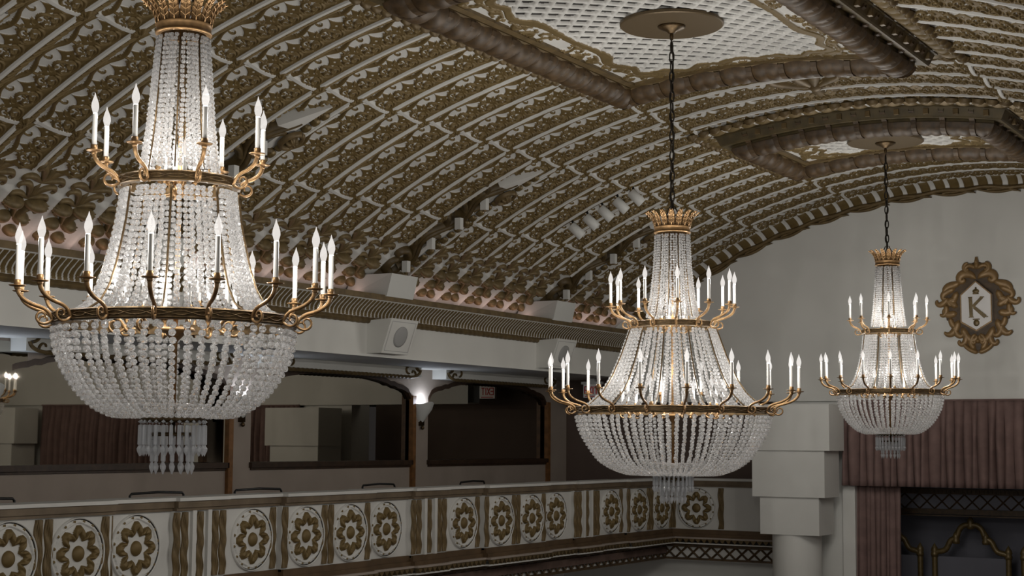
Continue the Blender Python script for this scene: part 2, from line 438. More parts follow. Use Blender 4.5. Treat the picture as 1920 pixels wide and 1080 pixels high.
# ------------------------------------------------------------------ bay ribs: bead strip, rosette, scroll bracket, light boxes, cornice box, speaker
bays = [BY0-BAY, BY0, BY0+BAY, BY0+2*BAY]
rib_w = MB(); rib_g = MB()
s = np.linspace(-6.0, -3.42, 60)
for y0, y1, h in ((-.18, -.08, .058), (.035, .07, .10), (-.08, .035, .05)):
    P = np.stack([vpos(s, y0, 0*s-.16), vpos(s, y0, 0*s+h), vpos(s, y1, 0*s+h), vpos(s, y1, 0*s-.02)], 1); rib_w.grid(P)
for k in range(20):
    sc_ = -5.78+k*.118
    if abs(sc_+3.98) < .13 or sc_ > -3.48: continue
    m = lambda u, v, h: vpos(u, v, h+.066)
    q = np.linspace(-.054, .054, 7); rib_g.orn(m, np.stack([sc_+q, np.full(7, -.02)], 1), [.02, .045, .048, .048, .048, .045, .02], [.02, .04, .045, .045, .045, .04, .02])
ros_g = MB(); mR = lambda u, v, h: vpos(u, v, h+.08)
a = np.linspace(0, 2*PI, 25); ros_g.orn(mR, np.stack([-3.98+.12*np.cos(a), -.02+.10*np.sin(a)], 1), .03, .05)
ros_g.dome(mR, (-3.98, -.02), .075, .06, .07)
for k in range(6):
    aa = k*PI/3; ros_g.orn(mR, np.array([(-3.98+.02*math.cos(aa), -.02+.02*math.sin(aa)), (-3.98+.05*math.cos(aa), -.02+.05*math.sin(aa)), (-3.98+.08*math.cos(aa), -.02+.07*math.sin(aa))]), [.01, .025, .004], [.07, .075, .03])
tri_w = MB(); tri_w.add(vpos(np.array([-3.82, -3.35, -3.82, -3.35]), np.array([-.40, -.14, -.14, -.13]), np.array([.10, .10, .10, .10])), [(0, 1, 2), (1, 3, 2)])
tri_w.add(vpos(np.array([-3.82, -3.35, -3.82, -3.35]), np.array([-.40, -.14, -.40, -.14]), np.array([.10, .10, -.16, -.16])), [(0, 1, 3, 2)])
# scroll bracket
scr = MB(); sm = lambda u, v, h: vpos(u, v, np.asarray(h)-.02)
t = np.linspace(0, 1, 70); su = -5.55+1.85*t; sv = -.30+.12*np.sin(t*2*PI*2.1+.6)*(1-.2*t)+.03*t
for off, wd, ht in ((-.045, .035, .125), (0, .035, .15), (.045, .035, .125), (0, .085, .10)):
    scr.orn(sm, np.stack([su, sv+off], 1), taper(70, wd, wd*.8, 0), taper(70, ht, ht*.9))
for k, tt in enumerate((.08, .27, .46, .65, .84)):
    u0 = -5.55+1.85*tt; v0 = float(np.interp(tt, t, sv)); d = 1 if k % 2 else -1
    scr.orn(sm, crook((u0, v0+.05*d), .5*d, .40, 3*d, 26*d, 2, 20), taper(20, .045, .022, .02, .006), taper(20, .13, .10))
    scr.orn(sm, crook((u0-.05, v0-.05*d), -.7*d, .36, -2*d, -28*d, 2, 20), taper(20, .04, .02, .015, .006), taper(20, .12, .09))
for d in (1, -1):
    scr.orn(sm, crook((-5.75, -.30), 1.1*d-.2, .42, 1*d, 24*d, 2, 22), taper(22, .05, .022, .03, .006), taper(22, .12, .08))
    scr.orn(sm, crook((-5.8, -.30), .55*d, .48, .5*d, -22*d, 2, 22), taper(22, .05, .022, .025, .006), taper(22, .12, .08))
scr.dome(sm, (-5.72, -.30), .10, .16, .14)
SPOTS = (-4.12, -4.55, -4.98, -5.44)
MESH = {}
for nm, mbx, mm in (('trim_bead_ground', rib_w, M_WHITE), ('trim_bead', rib_g, M_GOLD), ('trim_rosette', ros_g, M_GOLD3), ('trim_gusset', tri_w, M_WHITE)):
    MESH[nm] = mbx.mesh(nm, smooth=nm not in ('trim_bead_ground', 'trim_gusset')); MESH[nm].materials.append(mm)
SCRM = scr.mesh('scroll'); SCRM.materials.append(M_SCROLL)
# light box mesh: small white box with lens tab
lb = MB(); lb.box((0, 0, 0), (.075, .07, .135)); lbm = lb.mesh('light_housing', False); lbm.materials.append(M_CASE)
lt = MB(); lt.lathe([(0, -.085), (.02, -.085), (.024, -.07), (.024, -.065)], 12); ltm = lt.mesh('lens', True); ltm.materials.append(M_GOLD3)
bay_word = ['at the far left edge', 'behind the nearest chandelier', 'at picture centre', 'left of the middle chandelier crown']
for bi, Y in enumerate(bays):
    for sd in (1,):
        for nm in ('trim_bead_ground', 'trim_bead', 'trim_rosette', 'trim_gusset'):
            o = bpy.data.objects.new(nm, MESH[nm]); COL.objects.link(o); o.parent = ceil; o.location = (0, Y, 0); o.scale = (sd, 1, 1); o['kind'] = 'structure'
    br = thing('scroll_bracket', 'dark gold acanthus scroll running up the vault '+bay_word[bi], 'carved scroll', (0, Y, 0), 'scrolls on the vault ribs')
    o = bpy.data.objects.new('scroll', SCRM); COL.objects.link(o); o.parent = br
    if bi == 0: continue
    pos_word = ['topmost', 'second from top', 'third from top', 'lowest']
    for k, sp in enumerate(SPOTS):
        p = vpos(sp, Y-.33+(.04 if k % 2 else -.0), .15)
        t_ = thing('accent_light', '%s white box light on the gold scroll %s' % (pos_word[k], bay_word[bi]), 'light box', tuple(p), 'box lights on the scrolls')
        a_ = ob('light_housing', lbm, None, t_); b_ = ob('lens', ltm, None, t_)
    # cornice box
    x0, x1, y0, y1, z0, z1 = -5.62, -4.97, Y-.71, Y-.17, 1.66, 1.93
    mbx = MB(); mbx.add([(x0, y0, z0), (x1-.03, y0, z0), (x1-.03, y1, z0), (x0, y1, z0), (x0+.12, y0, z1), (x1+.02, y0+.03, z1), (x1+.02, y1+.03, z1), (x0+.12, y1, z1)],
                        [(0, 3, 2, 1), (4, 5, 6, 7), (0, 1, 5, 4), (1, 2, 6, 5), (2, 3, 7, 6), (3, 0, 4, 7)])
    t_ = thing('cornice_box', 'plain white box standing on the gold cornice '+bay_word[bi], 'box', (-5.3, Y-.44, 1.66), 'white boxes on the cornice')
    ob('box_cover', mbx, M_CASE, t_, False, world=True)
    # loudspeaker wedge under the cornice
    t_ = thing('loudspeaker', 'white wedge loudspeaker with round grey grille under the cornice, '+bay_word[bi], 'loudspeaker', (-5.2, Y-.45, 1.0), 'loudspeakers under the cornice')
    y0, y1 = Y-.745, Y-.19
    P = [(-5.30, y0, 1.38), (-4.90, y0, 1.40), (-5.04, y0, 1.0), (-5.30, y0, 1.0), (-5.30, y1, 1.38), (-4.90, y1, 1.40), (-5.04, y1, 1.0), (-5.30, y1, 1.0)]
    mbx = MB(); mbx.add(P, [(0, 1, 2, 3), (7, 6, 5, 4), (0, 4, 5, 1), (1, 5, 6, 2), (2, 6, 7, 3), (3, 7, 4, 0)]); ob('cabinet', mbx, M_WALL, t_, False, world=True)
    A0, B0, C0 = np.array(P[2]), np.array(P[6]), np.array(P[1]); ey = np.array([0, 1, 0.]); ez = (C0-A0)/np.linalg.norm(C0-A0); en = np.cross(ey, ez); en = en if en[0] > 0 else -en
    ctr = (A0+B0)/2+ez*.21
    fm = lambda u, v, h: ctr+np.asarray(u)[..., None]*ey+np.asarray(v)[..., None]*ez+np.asarray(h)[..., None]*en
    mbx = MB(); a = np.arange(28)*2*PI/28
    rr = np.array([0, .05, .10, .125, .125])[:, None]; hh = np.array([.018, .018, .016, .012, 0])[:, None]+0*a
    mbx.grid(fm(rr*np.cos(a), rr*np.sin(a), hh), closev=True); ob('grille', mbx, M_GREY, t_, True, world=True)
    mbx = MB()
    for (u0, u1, v0, v1) in ((-.24, .24, .175, .181), (-.24, .24, -.181, -.175), (-.243, -.237, -.18, .18), (.237, .243, -.18, .18)):
        uu_, vv_ = np.meshgrid([u0, u1], [v0, v1], indexing='ij'); mbx.grid(fm(uu_, vv_, 0*uu_+.004))
    ob('frame_line', mbx, M_GREY, t_, False, world=True)

# ------------------------------------------------------------------ cornice and frieze (left, mirrored right for light)
def cornice(sd):
    Y0, Y1 = -3.0, YE+.6
    mb = MB(); X = lambda x: sd*x
    # gold top fillet
    mb.bx(min(X(-5.75), X(-5.02)), max(X(-5.75), X(-5.02)), Y0, Y1, 1.61, 1.675)
    o = struct('trim_1' if sd > 0 else 'trim_2', mb, M_GOLD3)
    # leaf cove
    pit = .072; ny = 10; n = int((Y1-2)/pit)
    y = 2+np.arange(n*ny+1)*pit/ny; q = np.linspace(0, 1, 10)
    YY, Q = np.meshgrid(y, q, indexing='ij'); ph = ((YY-2)/pit-.9*Q**3) % 1.0
    bul = np.sin(PI*ph)**.6*.025*(1-.3*Q)
    line = (ph < .19) | (Q > .90) | (Q < .08)
    cx = -5.05-.19*np.sin(Q*PI/2)**1.2; cz = 1.61-.20*Q
    P = np.stack([sd*(cx+np.where(line, .018, bul)), YY, cz], -1)
    g = gridmesh('trim_leaf', P, np.where(line, 0.0, 1.0)); oo = ob('leaf_cove', g, M_REL, o); oo['kind'] = 'structure'
    # rope
    yy_ = 2+np.arange(int((Y1-2)/.02))*.02; a = np.arange(9)*2*PI/8; YY, AA = np.meshgrid(yy_, a, indexing='ij')
    r = .036*(1+.16*np.abs(np.sin(YY*PI/.11+AA*.5)))
    P = np.stack([sd*(-5.235+r*np.cos(AA)), YY, 1.385+r*np.sin(AA)], -1); oo = ob('rope', gridmesh('trim_rope', P), M_GOLD3, o); oo['kind'] = 'structure'
    # frieze wall
    mb = MB(); mb.bx(min(X(-5.55), X(-5.25)), max(X(-5.55), X(-5.25)), Y0, YE+.6, .99, 1.62)
    mb.bx(min(X(-5.27), X(-5.235)), max(X(-5.27), X(-5.235)), Y0, YE+.6, .965, .995)
    struct('wall_left' if sd > 0 else 'wall_right', mb, M_WALL)
cornice(1); cornice(-1)

# ------------------------------------------------------------------ end wall with arch trim
mb = MB(); n = 60; xs = np.linspace(-5.75, 5.75, n)
top = np.array([vz(x, -.05) for x in xs]); P = np.stack([np.stack([xs, np.full(n, YE), np.full(n, .615)], -1), np.stack([xs, np.full(n, YE), top], -1)], 1)
mb.grid(P); mb.grid(P+np.array([0, .35, 0])); mb.bx(-5.75, 5.75, YE+.001, YE+.35, .60, .62)
wall_end = struct('wall_back', mb, M_WALL)
def arc_pts(r, th): return np.stack([r*np.sin(th), VZ+r*np.cos(th)], -1)
thm = math.asin(5.3/8.9)
nT = 900; th = np.linspace(-thm, thm, nT); q = np.linspace(0, 1, 12); T_, Q_ = np.meshgrid(th, q, indexing='ij')
cell = (T_*VR/.205) % 1.0; inside = (cell > .32) & (Q_ > .30) & (Q_ < .95)
yb = YE-.36+.34*np.sin(Q_*PI/2); rb = 8.85-.15*Q_**1.5
edge = np.clip(np.minimum(np.minimum(cell-.32, 1-cell)/.68*5, 1), 0, 1)
rb = rb-np.where(inside, .035*np.sqrt(np.clip(edge, 0, 1)), 0.0)
P = np.stack([rb*np.sin(T_), yb, VZ+rb*np.cos(T_)], -1)
tr = tag(ob('trim_3', gridmesh('trim_arch', P, inside.astype(float)), M_REL), kind='structure')
mb = MB(); wm = lambda u, v, h: np.stack(np.broadcast_arrays(np.asarray(v)*np.sin(np.asarray(u)/8.7), YE-.0-np.asarray(h), VZ+np.asarray(v)*np.cos(np.asarray(u)/8.7)), -1)
ub = np.linspace(-thm*8.7, thm*8.7, 260)
mb.orn(wm, np.stack([ub, 8.675+.012*np.sin(ub*2*PI/.62)], 1), .035, .06)
for k in range(int(thm*8.7/.62)*2+2):
    u0 = -thm*8.7+k*.62
    if u0 > thm*8.7-.5: break
    tt = np.linspace(0, 1, 16); mb.orn(wm, np.stack([u0+.6*tt, 8.66-.05*np.sin(PI*tt)-.0*tt], 1), taper(16, .012, .008, .012), taper(16, .05, .03))
    mb.orn(wm, crook((u0+.15, 8.64), .2, .28, -3, 10, 2, 12), taper(12, .022, .006, .008), .05)
    mb.orn(wm, crook((u0+.42, 8.665), -.5, .2, 4, -8, 2, 12), taper(12, .02, .005, .006), .05)
o = ob('garland', mb, M_GOLD3, tr); o['kind'] = 'structure'

# ------------------------------------------------------------------ ceiling panels
def panel(cy, a, b, label):
    rt = thing('ceiling_panel', label, 'ceiling panel', (0, cy, 3.58), 'framed ceiling panels')
    hp = .225
    # lattice and scroll field, one relief sheet
    nx, ny = int(2*a/.0095), int(2*b/.0095); x = np.linspace(-a, a, nx); y = np.linspace(-b, b, ny); X, Y = np.meshgrid(x, y, indexing='ij')
    # bracketed cartouche outline around the lattice
    px, py = np.abs(X), np.abs(Y)
    lim = np.minimum(1.0, np.minimum(0, 0)+1.0)
    ex = a-.10-.10*np.cos(py/b*PI*3); ey = b-.10-.10*np.cos(px/a*PI*2.5)
    corner = np.hypot(np.maximum(px-(a-.62), 0)*1.0, np.maximum(py-(b-.55 if b > 1 else b-.35), 0)*1.0)
    d1 = np.minimum(ex-px, ey-py); d2 = (.42 if b > 1 else .28)+.05*np.cos(6*np.arctan2(px-(a-.62), py-(b-.5)))-corner
    d = np.minimum(d1, d2)
    G = np.zeros(X.shape); H = np.zeros(X.shape)
    lat = d > .03
    per = .215; row = .10
    k = np.round(X/row); dx = X-k*row; ph = Y/per*2*PI+(k % 2)*PI
    # woven wavy bands
    band = np.minimum(np.abs(dx-.028*np.sin(ph)), np.abs(np.abs(dx)-row+0*dx-.0)+.0)
    k2 = np.where(dx > 0, k+1, k-1); dx2 = X-k2*row; ph2 = Y/per*2*PI+(k2 % 2)*PI
    dd = np.minimum(np.abs(dx-.040*np.sin(ph)), np.abs(dx2-.040*np.sin(ph2)))
    hole = dd > .033
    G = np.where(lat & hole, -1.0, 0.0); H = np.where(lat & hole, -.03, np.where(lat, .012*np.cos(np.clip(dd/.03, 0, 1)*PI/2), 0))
    out = (d <= .03) & (d > -.055); G[out] = 1; H[out] = .025
    fld = d <= -.07
    # scrolls in the border field
    rs = np.random.RandomState(3); best = np.full(X.shape, 9.0); Xa, Ya = np.abs(X), np.abs(Y)
    anchors = [(a-.16, b-.16), (a-.36, b-.12), (a-.12, b-.40), (a-.58, b-.10), (a-.10, b-.66), (a-.80, b-.07), (a-.3, b-.3), (a-.08, b-.9), (a-.08, b-1.2), (a-.25, b-.22), (a-.46, b-.22), (a-.22, b-.5), (a-.68, b-.15), (a-.9, b-.12), (a-.15, b-.78), (a-.12, b-1.05), (a-1.05, b-.08), (a-.12, b-1.45), (a-.06, b-.28), (a-.27, b-.06)]
    for (ux, uy) in anchors:
        if ux < 0 or uy < 0: continue
        for q in range(4):
            a0 = rs.rand()*6.28; sg = rs.choice([-1, 1])
            best = np.minimum(best, segdist(Xa, Ya, crook((ux, uy), a0, .26, 6*sg, 50*sg, 2, 14), taper(14, .016, .008, .008)))
        for q in range(3): best = np.minimum(best, np.hypot(Xa-ux-rs.randn()*.05, Ya-uy-rs.randn()*.05)/.022)
    sc = fld & (best < 1); G[sc] = 1; H[sc] = .02*np.sqrt(np.clip(1-best[sc]**2, 0, 1))+.004
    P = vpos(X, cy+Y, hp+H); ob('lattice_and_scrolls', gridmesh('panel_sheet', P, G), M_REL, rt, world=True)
    # frame: profile swept round the four sides
    pr = [(0, .22), (.0, .255), (.065, .255), (.068, .22), (.085, .215), (.088, .25), (.10, .265)]
    def sweep(name, prof, m, mod=None, step=.02, attr=None, smooth=True):
        mbs = MB()
        for side in range(4):
            L = a if side % 2 == 0 else b
            om = max(p[0] for p in prof)
            nt = int(2*(L+om)/step)+2; tt = np.linspace(-1, 1, nt)
            P = np.zeros((nt, len(prof), 3)); g = np.ones((nt, len(prof)))
            for i, (o_, h_) in enumerate(prof):
                l = np.clip(tt*(L+om), -(L+o_), L+o_); hh = np.full(nt, h_); oo = np.full(nt, o_)
                if mod: oo, hh, g[:, i] = mod(i, tt*(L+om), o_, h_)
                if side == 0: xx, yy_ = l, np.full(nt, b)+oo
                elif side == 2: xx, yy_ = l, -b-oo
                elif side == 1: xx, yy_ = np.full(nt, a)+oo, l
                else: xx, yy_ = -a-oo, l
                P[:, i] = vpos(xx, cy+yy_, hh)
            mbs.grid(P, g)
        return ob(name, mbs, m, rt, smooth, bool(attr), world=True)
    sweep('inner_fillet', pr, M_GOLD3, smooth=False)
    an = np.linspace(0, PI, 12); roll = [(.24-.14*math.cos(t_), .25+.095*math.sin(t_)) for t_ in an]
    def rmod(i, l, o_, h_):
        e = math.sin(an[i]); c = np.abs(np.sin(l*PI/.165)); c2 = np.abs(np.sin(l*PI/.33))
        return np.full(len(l), o_)+.025*(c2**.35-.5)*(-math.cos(an[i])), h_+e*(.018*c+.055*c2**.35-.03), np.ones(len(l))
    sweep('gadroon_roll', roll, M_GOLD2, rmod, .0138)
    sweep('fascia', [(.37, .26), (.37, .215), (.465, .215), (.475, .20), (.50, .105), (.52, .10), (.52, -.02)], M_GOLD4, smooth=False)
    def tmod(i, l, o_, h_):
        c = (l/.19) % 1.0; ins = (c > .16)
        hh = h_+np.where(ins, .03*np.sin(np.clip((c-.16)/.84, 0, 1)*PI)**.5*math.sin(PI*i/8), .0)
        return np.full(len(l), o_), hh, np.where(ins, 1.0, 0.0)
    sweep('leaf_border', [(.52+.17*i/8, .085) for i in range(9)], M_REL, tmod, .0127, attr=1)
    # straps over the roll and blocks on the fascia
    st = MB(); bl = MB(); ed = MB()
    for side in range(4):
        L = (a if side % 2 == 0 else b)+.24; k = int(2*L/.33); off = (np.arange(k+1)-k/2)*.33
        for l in off:
            prof = [(.24-.155*math.cos(t_), .25+.125*math.sin(t_)) for t_ in np.linspace(0.15, PI+.1, 10)]+[(.42, .23), (.505, .15)]
            for half in (-.027, .027):
                pass
            P = []
            for o_, h_ in prof:
                row_ = []
                for dl, dh in ((-.03, -.03), (-.03, 0), (.03, 0), (.03, -.03)):
                    ll = l+dl; hh = h_+dh
                    xx, yv = {0: (ll, b+o_), 2: (ll, -b-o_), 1: (a+o_, ll), 3: (-a-o_, ll)}[side]
                    row_.append(vpos(xx, cy+yv, hh))
                P.append(row_)
            st.grid(np.array(P))
            xx, yv = {0: (l+.165, b+.485), 2: (l+.165, -b-.485), 1: (a+.485, l+.165), 3: (-a-.485, l+.165)}[side]
            p = vpos(xx, cy+yv, .155); bl.box(p, (.055, .055, .06))
    ob('strap', st, M_GOLD2, rt, False, world=True); ob('block', bl, M_GOLD3, rt, False, world=True)
    # leafy edging outside the border
    nE = MB()
    for side in range(4):
        L = (a if side % 2 == 0 else b)+.70; k = int(2*L/.14)
        for i in range(k+1):
            l = -L+i*2*L/k; o_ = .71
            xx, yv = {0: (l, b+o_), 2: (l, -b-o_), 1: (a+o_, l), 3: (-a-o_, l)}[side]
            nE.dome(lambda u, v, h: vpos(u, cy+v, h+.06), (xx, yv), .075 if side % 2 == 0 else .045, .045 if side % 2 == 0 else .075, .06, 10, 4)
    ob('leaf_edging', nE, M_GOLD3, rt, True, world=True)
    return rt
panel(11.74, 1.18, 1.66, 'large gold framed ceiling panel with white lattice above the middle chandelier')
_p = panel(5.80, 1.18, .62, ''); del _p['label'], _p['category'], _p['group']; _p.name = 'trim_9'; _p['kind'] = 'structure'
panel(17.68, 1.18, .62, 'smaller gold framed ceiling panel with white lattice above the farthest chandelier')

# carved boss between the panels
mb = MB(); bm_ = lambda u, v, h: vpos(u, 15.35+np.asarray(v), np.asarray(h)+.03)
for k in range(8):
    aa = k*PI/4+.2
    mb.orn(bm_, crook((.03*math.cos(aa), .03*math.sin(aa)), aa, .62 if k % 2 == 0 else .42, 1.0, 9*(1 if k % 4 < 2 else -1), 2, 16), taper(16, .03, .014, .05, .004), taper(16, .07, .03))
mb.dome(bm_, (0, 0), .1, .1, .1)
t_ = thing('ceiling_boss', 'twisted gold leaf boss on the vault between the two framed panels', 'carved boss', (0, 15.35, 3.7)); ob('leaves', mb, M_GOLD3, t_, True, world=True)

# row of white cylinder spotlights on the vault
for k in range(5):
    s_ = -4.10+.235*k; p = vpos(s_, 17.25, .22)
    t_ = thing('cylinder_spotlight', '%s of the five white cylinder spotlights on the vault' % ['lowest', 'second from bottom', 'middle one', 'second from top', 'topmost'][k], 'spotlight', tuple(p), 'cylinder spotlights on the vault')
    ax = Vector((.55, .30, -.62)).normalized(); rot = ax.to_track_quat('Z', 'Y').to_matrix()
    mb = MB(); mb.lathe([(0, -.10), (.058, -.10), (.062, -.095), (.062, .10), (.054, .10), (.05, .07), (0, .07)], 20)
    o = ob('body', mb, M_CASE, t_); o.rotation_euler = rot.to_euler()
    mb = MB(); base = vpos(s_, 17.25, .0)-p; mb.tube([base, base*.5, (0, 0, 0)], .016, 8); ob('bracket', mb, M_BLACK, t_)

# ------------------------------------------------------------------ chandeliers
def strand_mesh(name, prof, d0, d1, seed):
    """string of cut beads along a radial profile [(r, z)]"""
    r = np.random.RandomState(seed); P = np.array(prof, float); L = np.concatenate([[0], np.cumsum(np.hypot(*np.diff(P, axis=0).T))])
    # smooth the profile
    tt = np.linspace(0, L[-1], 80)
    def cr(vals):
        from numpy import interp
        return np.convolve(np.pad(interp(tt, L, vals), 4, 'edge'), np.ones(9)/9, 'valid')
    rr, zz = cr(P[:, 0]), cr(P[:, 1]); V = []; Fc = []; x = 0; nseg = 7
    while x < L[-1]:
        d = d0+(d1-d0)*x/L[-1]; c = (np.interp(x+d/2, tt, rr), np.interp(x+d/2, tt, zz)); R_ = d*.51
        off = r.randn()*.003; ang = r.rand()*6.28; b = len(V)
        V.append((c[0], off, c[1]+R_*.95))
        for la in (.75, 0, -.75):
            for k in range(nseg):
                aa = ang+k*2*PI/nseg+(la*.6); V.append((c[0]+R_*math.cos(la)*math.cos(aa), off+R_*math.cos(la)*math.sin(aa), c[1]+R_*math.sin(la)))
        V.append((c[0], off, c[1]-R_*.95))
        for k in range(nseg):
            k2 = (k+1) % nseg; Fc.append((b, b+1+k, b+1+k2)); Fc.append((b+1+3*nseg, b+1+2*nseg+k2, b+1+2*nseg+k))
            for q in range(2): Fc.append((b+1+q*nseg+k, b+1+(q+1)*nseg+k, b+1+(q+1)*nseg+k2, b+1+q*nseg+k2))
        x += d*1.02
    me = bpy.data.meshes.new(name); me.from_pydata(V, [], Fc); me.materials.append(M_BEAD); me.update(); return me

BULBM = MB(); BULBM.lathe([(0, 0), (.010, 0), (.014, .012), (.0195, .032), (.0185, .05), (.012, .072), (.005, .09), (.0015, .105), (0, .108)], 12)
BULBM = BULBM.mesh('bulb'); BULBM.materials.append(M_BULB)
def arm_meshes(key, out, up, sl):
    mb = MB()
    p = np.array([(-.01, -.028), (.006, -.005), (.02, .022), (.05, .045), (out*.6, up*.42), (out*.85, up*.60), (out*.97, up*.80), (out, up)])
    tt = np.linspace(0, 1, len(p)); t2 = np.linspace(0, 1, 22); q = np.stack([np.interp(t2, tt, p[:, 0]), np.interp(t2, tt, p[:, 1])], 1)
    for _ in range(2): q[1:-1] = (q[:-2]+2*q[1:-1]+q[2:])/4
    mb.tube(np.stack([q[:, 0], 0*q[:, 0], q[:, 1]], 1), taper(22, .0085, .0115), 8, up=(0, 1, 0))
    sp = crook((-.005, .005), -1.2, .20, 14, 62, 1.5, 24); mb.tube(np.stack([sp[:, 0], 0*sp[:, 0], sp[:, 1]], 1), taper(24, .008, .0055), 6, up=(0, 1, 0))
    mb.lathe([(0, up-.02), (.012, up-.012), (.016, up), (.013, up+.004), (.017, up+.010), (.017, up+.034), (.0145, up+.036), (0, up+.036)], 12, (out, 0, 0))
    arm = mb.mesh('candle_arm'); arm.materials.append(M_BRASS)
    mb = MB(); mb.lathe([(.012, up), (.036, up+.004), (.042, up+.009), (.036, up+.007), (.012, up+.005)], 18, (out, 0, 0)); pan = mb.mesh('drip_pan'); pan.materials.append(M_BRASS)
    mb = MB(); mb.lathe([(.0125, 0), (.0125, sl-.004), (.011, sl), (0, sl)], 12, (out, 0, up+.034)); slv = mb.mesh('candle_sleeve'); slv.materials.append(M_SLEEVE)
    return arm, pan, slv
ROD = {}
def chandelier(Y, z0, big, ph_u, ph_l, label):
    rt = thing('chandelier', label, 'chandelier', (0, Y, z0), 'crystal chandeliers')
    if big: ru, rl, zu, zc, nu, nl = .335, .815, .71, 1.48, 12, 18
    else: ru, rl, zu, zc, nu, nl = .30, .60, .70, 1.475, 8, 16
    rc = .145 if big else .135
    view = math.atan2(0-Y, CAMX)          # direction towards the camera, for the phase of the arms
    prf = {}
    if big:
        prf['neck_strand'] = [(.14, zc-.01), (.152, 1.2), (.18, .95), (.215, .77)]
        prf['body_strand'] = [(.355, .675), (.40, .55), (.44, .44), (.52, .26), (.60, .14), (.70, .05), (.765, .012)]
        prf['bowl_strand'] = [(.80, -.035), (.785, -.12), (.757, -.2), (.69, -.31), (.62, -.41), (.51, -.48), (.37, -.53), (.24, -.51), (.16, -.43)]
        cnt = dict(neck_strand=36, body_strand=48, bowl_strand=72); dia = dict(neck_strand=(.021, .023), body_strand=(.029, .033), bowl_strand=(.037, .021))
    else:
        prf['neck_strand'] = [(.128, zc-.01), (.145, 1.25), (.165, 1.0), (.195, .76)]
        prf['body_strand'] = [(.285, .665), (.305, .5), (.325, .4), (.355, .27), (.39, .16), (.445, .07), (.53, .02)]
        prf['bowl_strand'] = [(.592, -.035), (.59, -.1), (.573, -.18), (.53, -.27), (.47, -.36), (.39, -.435), (.29, -.48), (.20, -.465), (.14, -.41)]
        cnt = dict(neck_strand=32, body_strand=48, bowl_strand=56); dia = dict(neck_strand=(.024, .026), body_strand=(.030, .033), bowl_strand=(.038, .022))
    for nm in prf:
        ms = [strand_mesh(nm, prf[nm], *dia[nm], seed=11+k) for k in range(4)]
        nrod = nu if nm != 'bowl_strand' else nu
        for k in range(cnt[nm]):
            o = bpy.data.objects.new(nm, ms[k % 4]); COL.objects.link(o); o.parent = rt
            nr = nu; per = cnt[nm]//nr; cl, ix = divmod(k, per)
            if nm == 'bowl_strand': ang = (k+.5+random.uniform(-.05, .05))*2*PI/cnt[nm]
            else: ang = (cl+.5+.10+.80*(ix+.5+random.uniform(-.13, .13))/per)*2*PI/nr
            o.rotation_euler = (0, 0, view+ph_u+ang)
            sc_ = 1+random.uniform(-.012, .012); o.scale = (sc_, 1, 1)
    # curved frame rods
    pr = prf['neck_strand'][:]; pb = prf['body_strand'][:]
    mb = MB(); q = np.array([(r-.004, z) for r, z in pr]); mb.tube(np.stack([q[:, 0], 0*q[:, 0], q[:, 1]], 1), .005, 6, up=(0, 1, 0)); m1 = mb.mesh('frame_rod')
    tt = np.linspace(0, 1, 24); q = np.array(pb); t0 = np.linspace(0, 1, len(q))
    mb = MB(); mb.tube(np.stack([np.interp(tt, t0, q[:, 0])+.012, 0*tt, np.interp(tt, t0, q[:, 1])], 1), .006, 6, up=(0, 1, 0)); m2 = mb.mesh('frame_rod')
    for m_ in (m1, m2):
        m_.materials.append(M_BRASSD)
        for k in range(8 if not big else 12):
            o = bpy.data.objects.new('frame_rod', m_); COL.objects.link(o); o.parent = rt; o.rotation_euler = (0, 0, view+ph_u+(k+.5)*2*PI/(8 if not big else 12))
    # rings
    def ring(name, r, z, h, m):
        mb = MB(); n = 96
        prof = [(r-.03, z-h*.55), (r+.004, z-h*.55), (r+.008, z-h*.42), (r+.002, z-h*.34), (r+.002, z+h*.34), (r+.008, z+h*.42), (r+.004, z+h*.55), (r-.03, z+h*.55), (r-.03, z-h*.55)]
        mb.lathe(prof, n); o = ob(name, mb, m, rt, False)
        mb = MB()
        for k in range(nl if r > .5 else nu):
            pass
        nseg = 36 if r > .5 else 18; aa = np.linspace(0, 2*PI, nseg*12, endpoint=False)
        for d in (-1, 1):
            mb.tube(np.stack([(r+.003)*np.cos(aa), (r+.003)*np.sin(aa), z+d*h*.2*np.sin(aa*nseg/2)], 1), .0028, 5, closed=True)
        ob('ring_ornament', mb, M_BRASSD, o); return o
    ring('upper_ring', ru, zu, .046, M_BRASSD); ring('lower_ring', rl, 0, .05, M_BRASSD)
    # upright of glass lining under the rings
    # crown: band and leaves
    mb = MB(); mb.lathe([(rc-.02, zc), (rc+.006, zc), (rc+.010, zc+.008), (rc+.004, zc+.012), (rc+.004, zc+.042), (rc+.010, zc+.047), (rc+.006, zc+.055), (rc-.02, zc+.055), (rc-.02, zc)], 48)
    ob('crown_band', mb, M_BRASS, rt)
    mb = MB(); nL = 7
    wv = np.array([.020, .023, .024, .023, .020, .014, .002])*1.1; oo = np.array([0, .006, .016, .03, .048, .066, .08]); zz = np.array([0, .03, .06, .085, .105, .118, .124])
    cc = np.linspace(-1, 1, 7)
    P = np.stack([rc-.004+oo[:, None]-.006*np.abs(cc)[None]+.006*np.cos(cc*PI*2)[None], wv[:, None]*cc[None], zc+.05+zz[:, None]+0*cc[None]], -1); mb.grid(P)
    for e in range(1, nL-1):
        for s_ in (-1, 1):
            mb.tube([(rc+oo[e]+.003, 0, zc+.05+zz[e]-.01), (rc+oo[e]+.004, s_*wv[e]*.9, zc+.05+zz[e]+.008)], .003, 5)
    mb.tube([(rc+oo[e]+.004, 0, zc+.05+zz[e]) for e in range(nL)], .004, 6)
    lm = mb.mesh('crown_leaf'); lm.materials.append(M_BRASS)
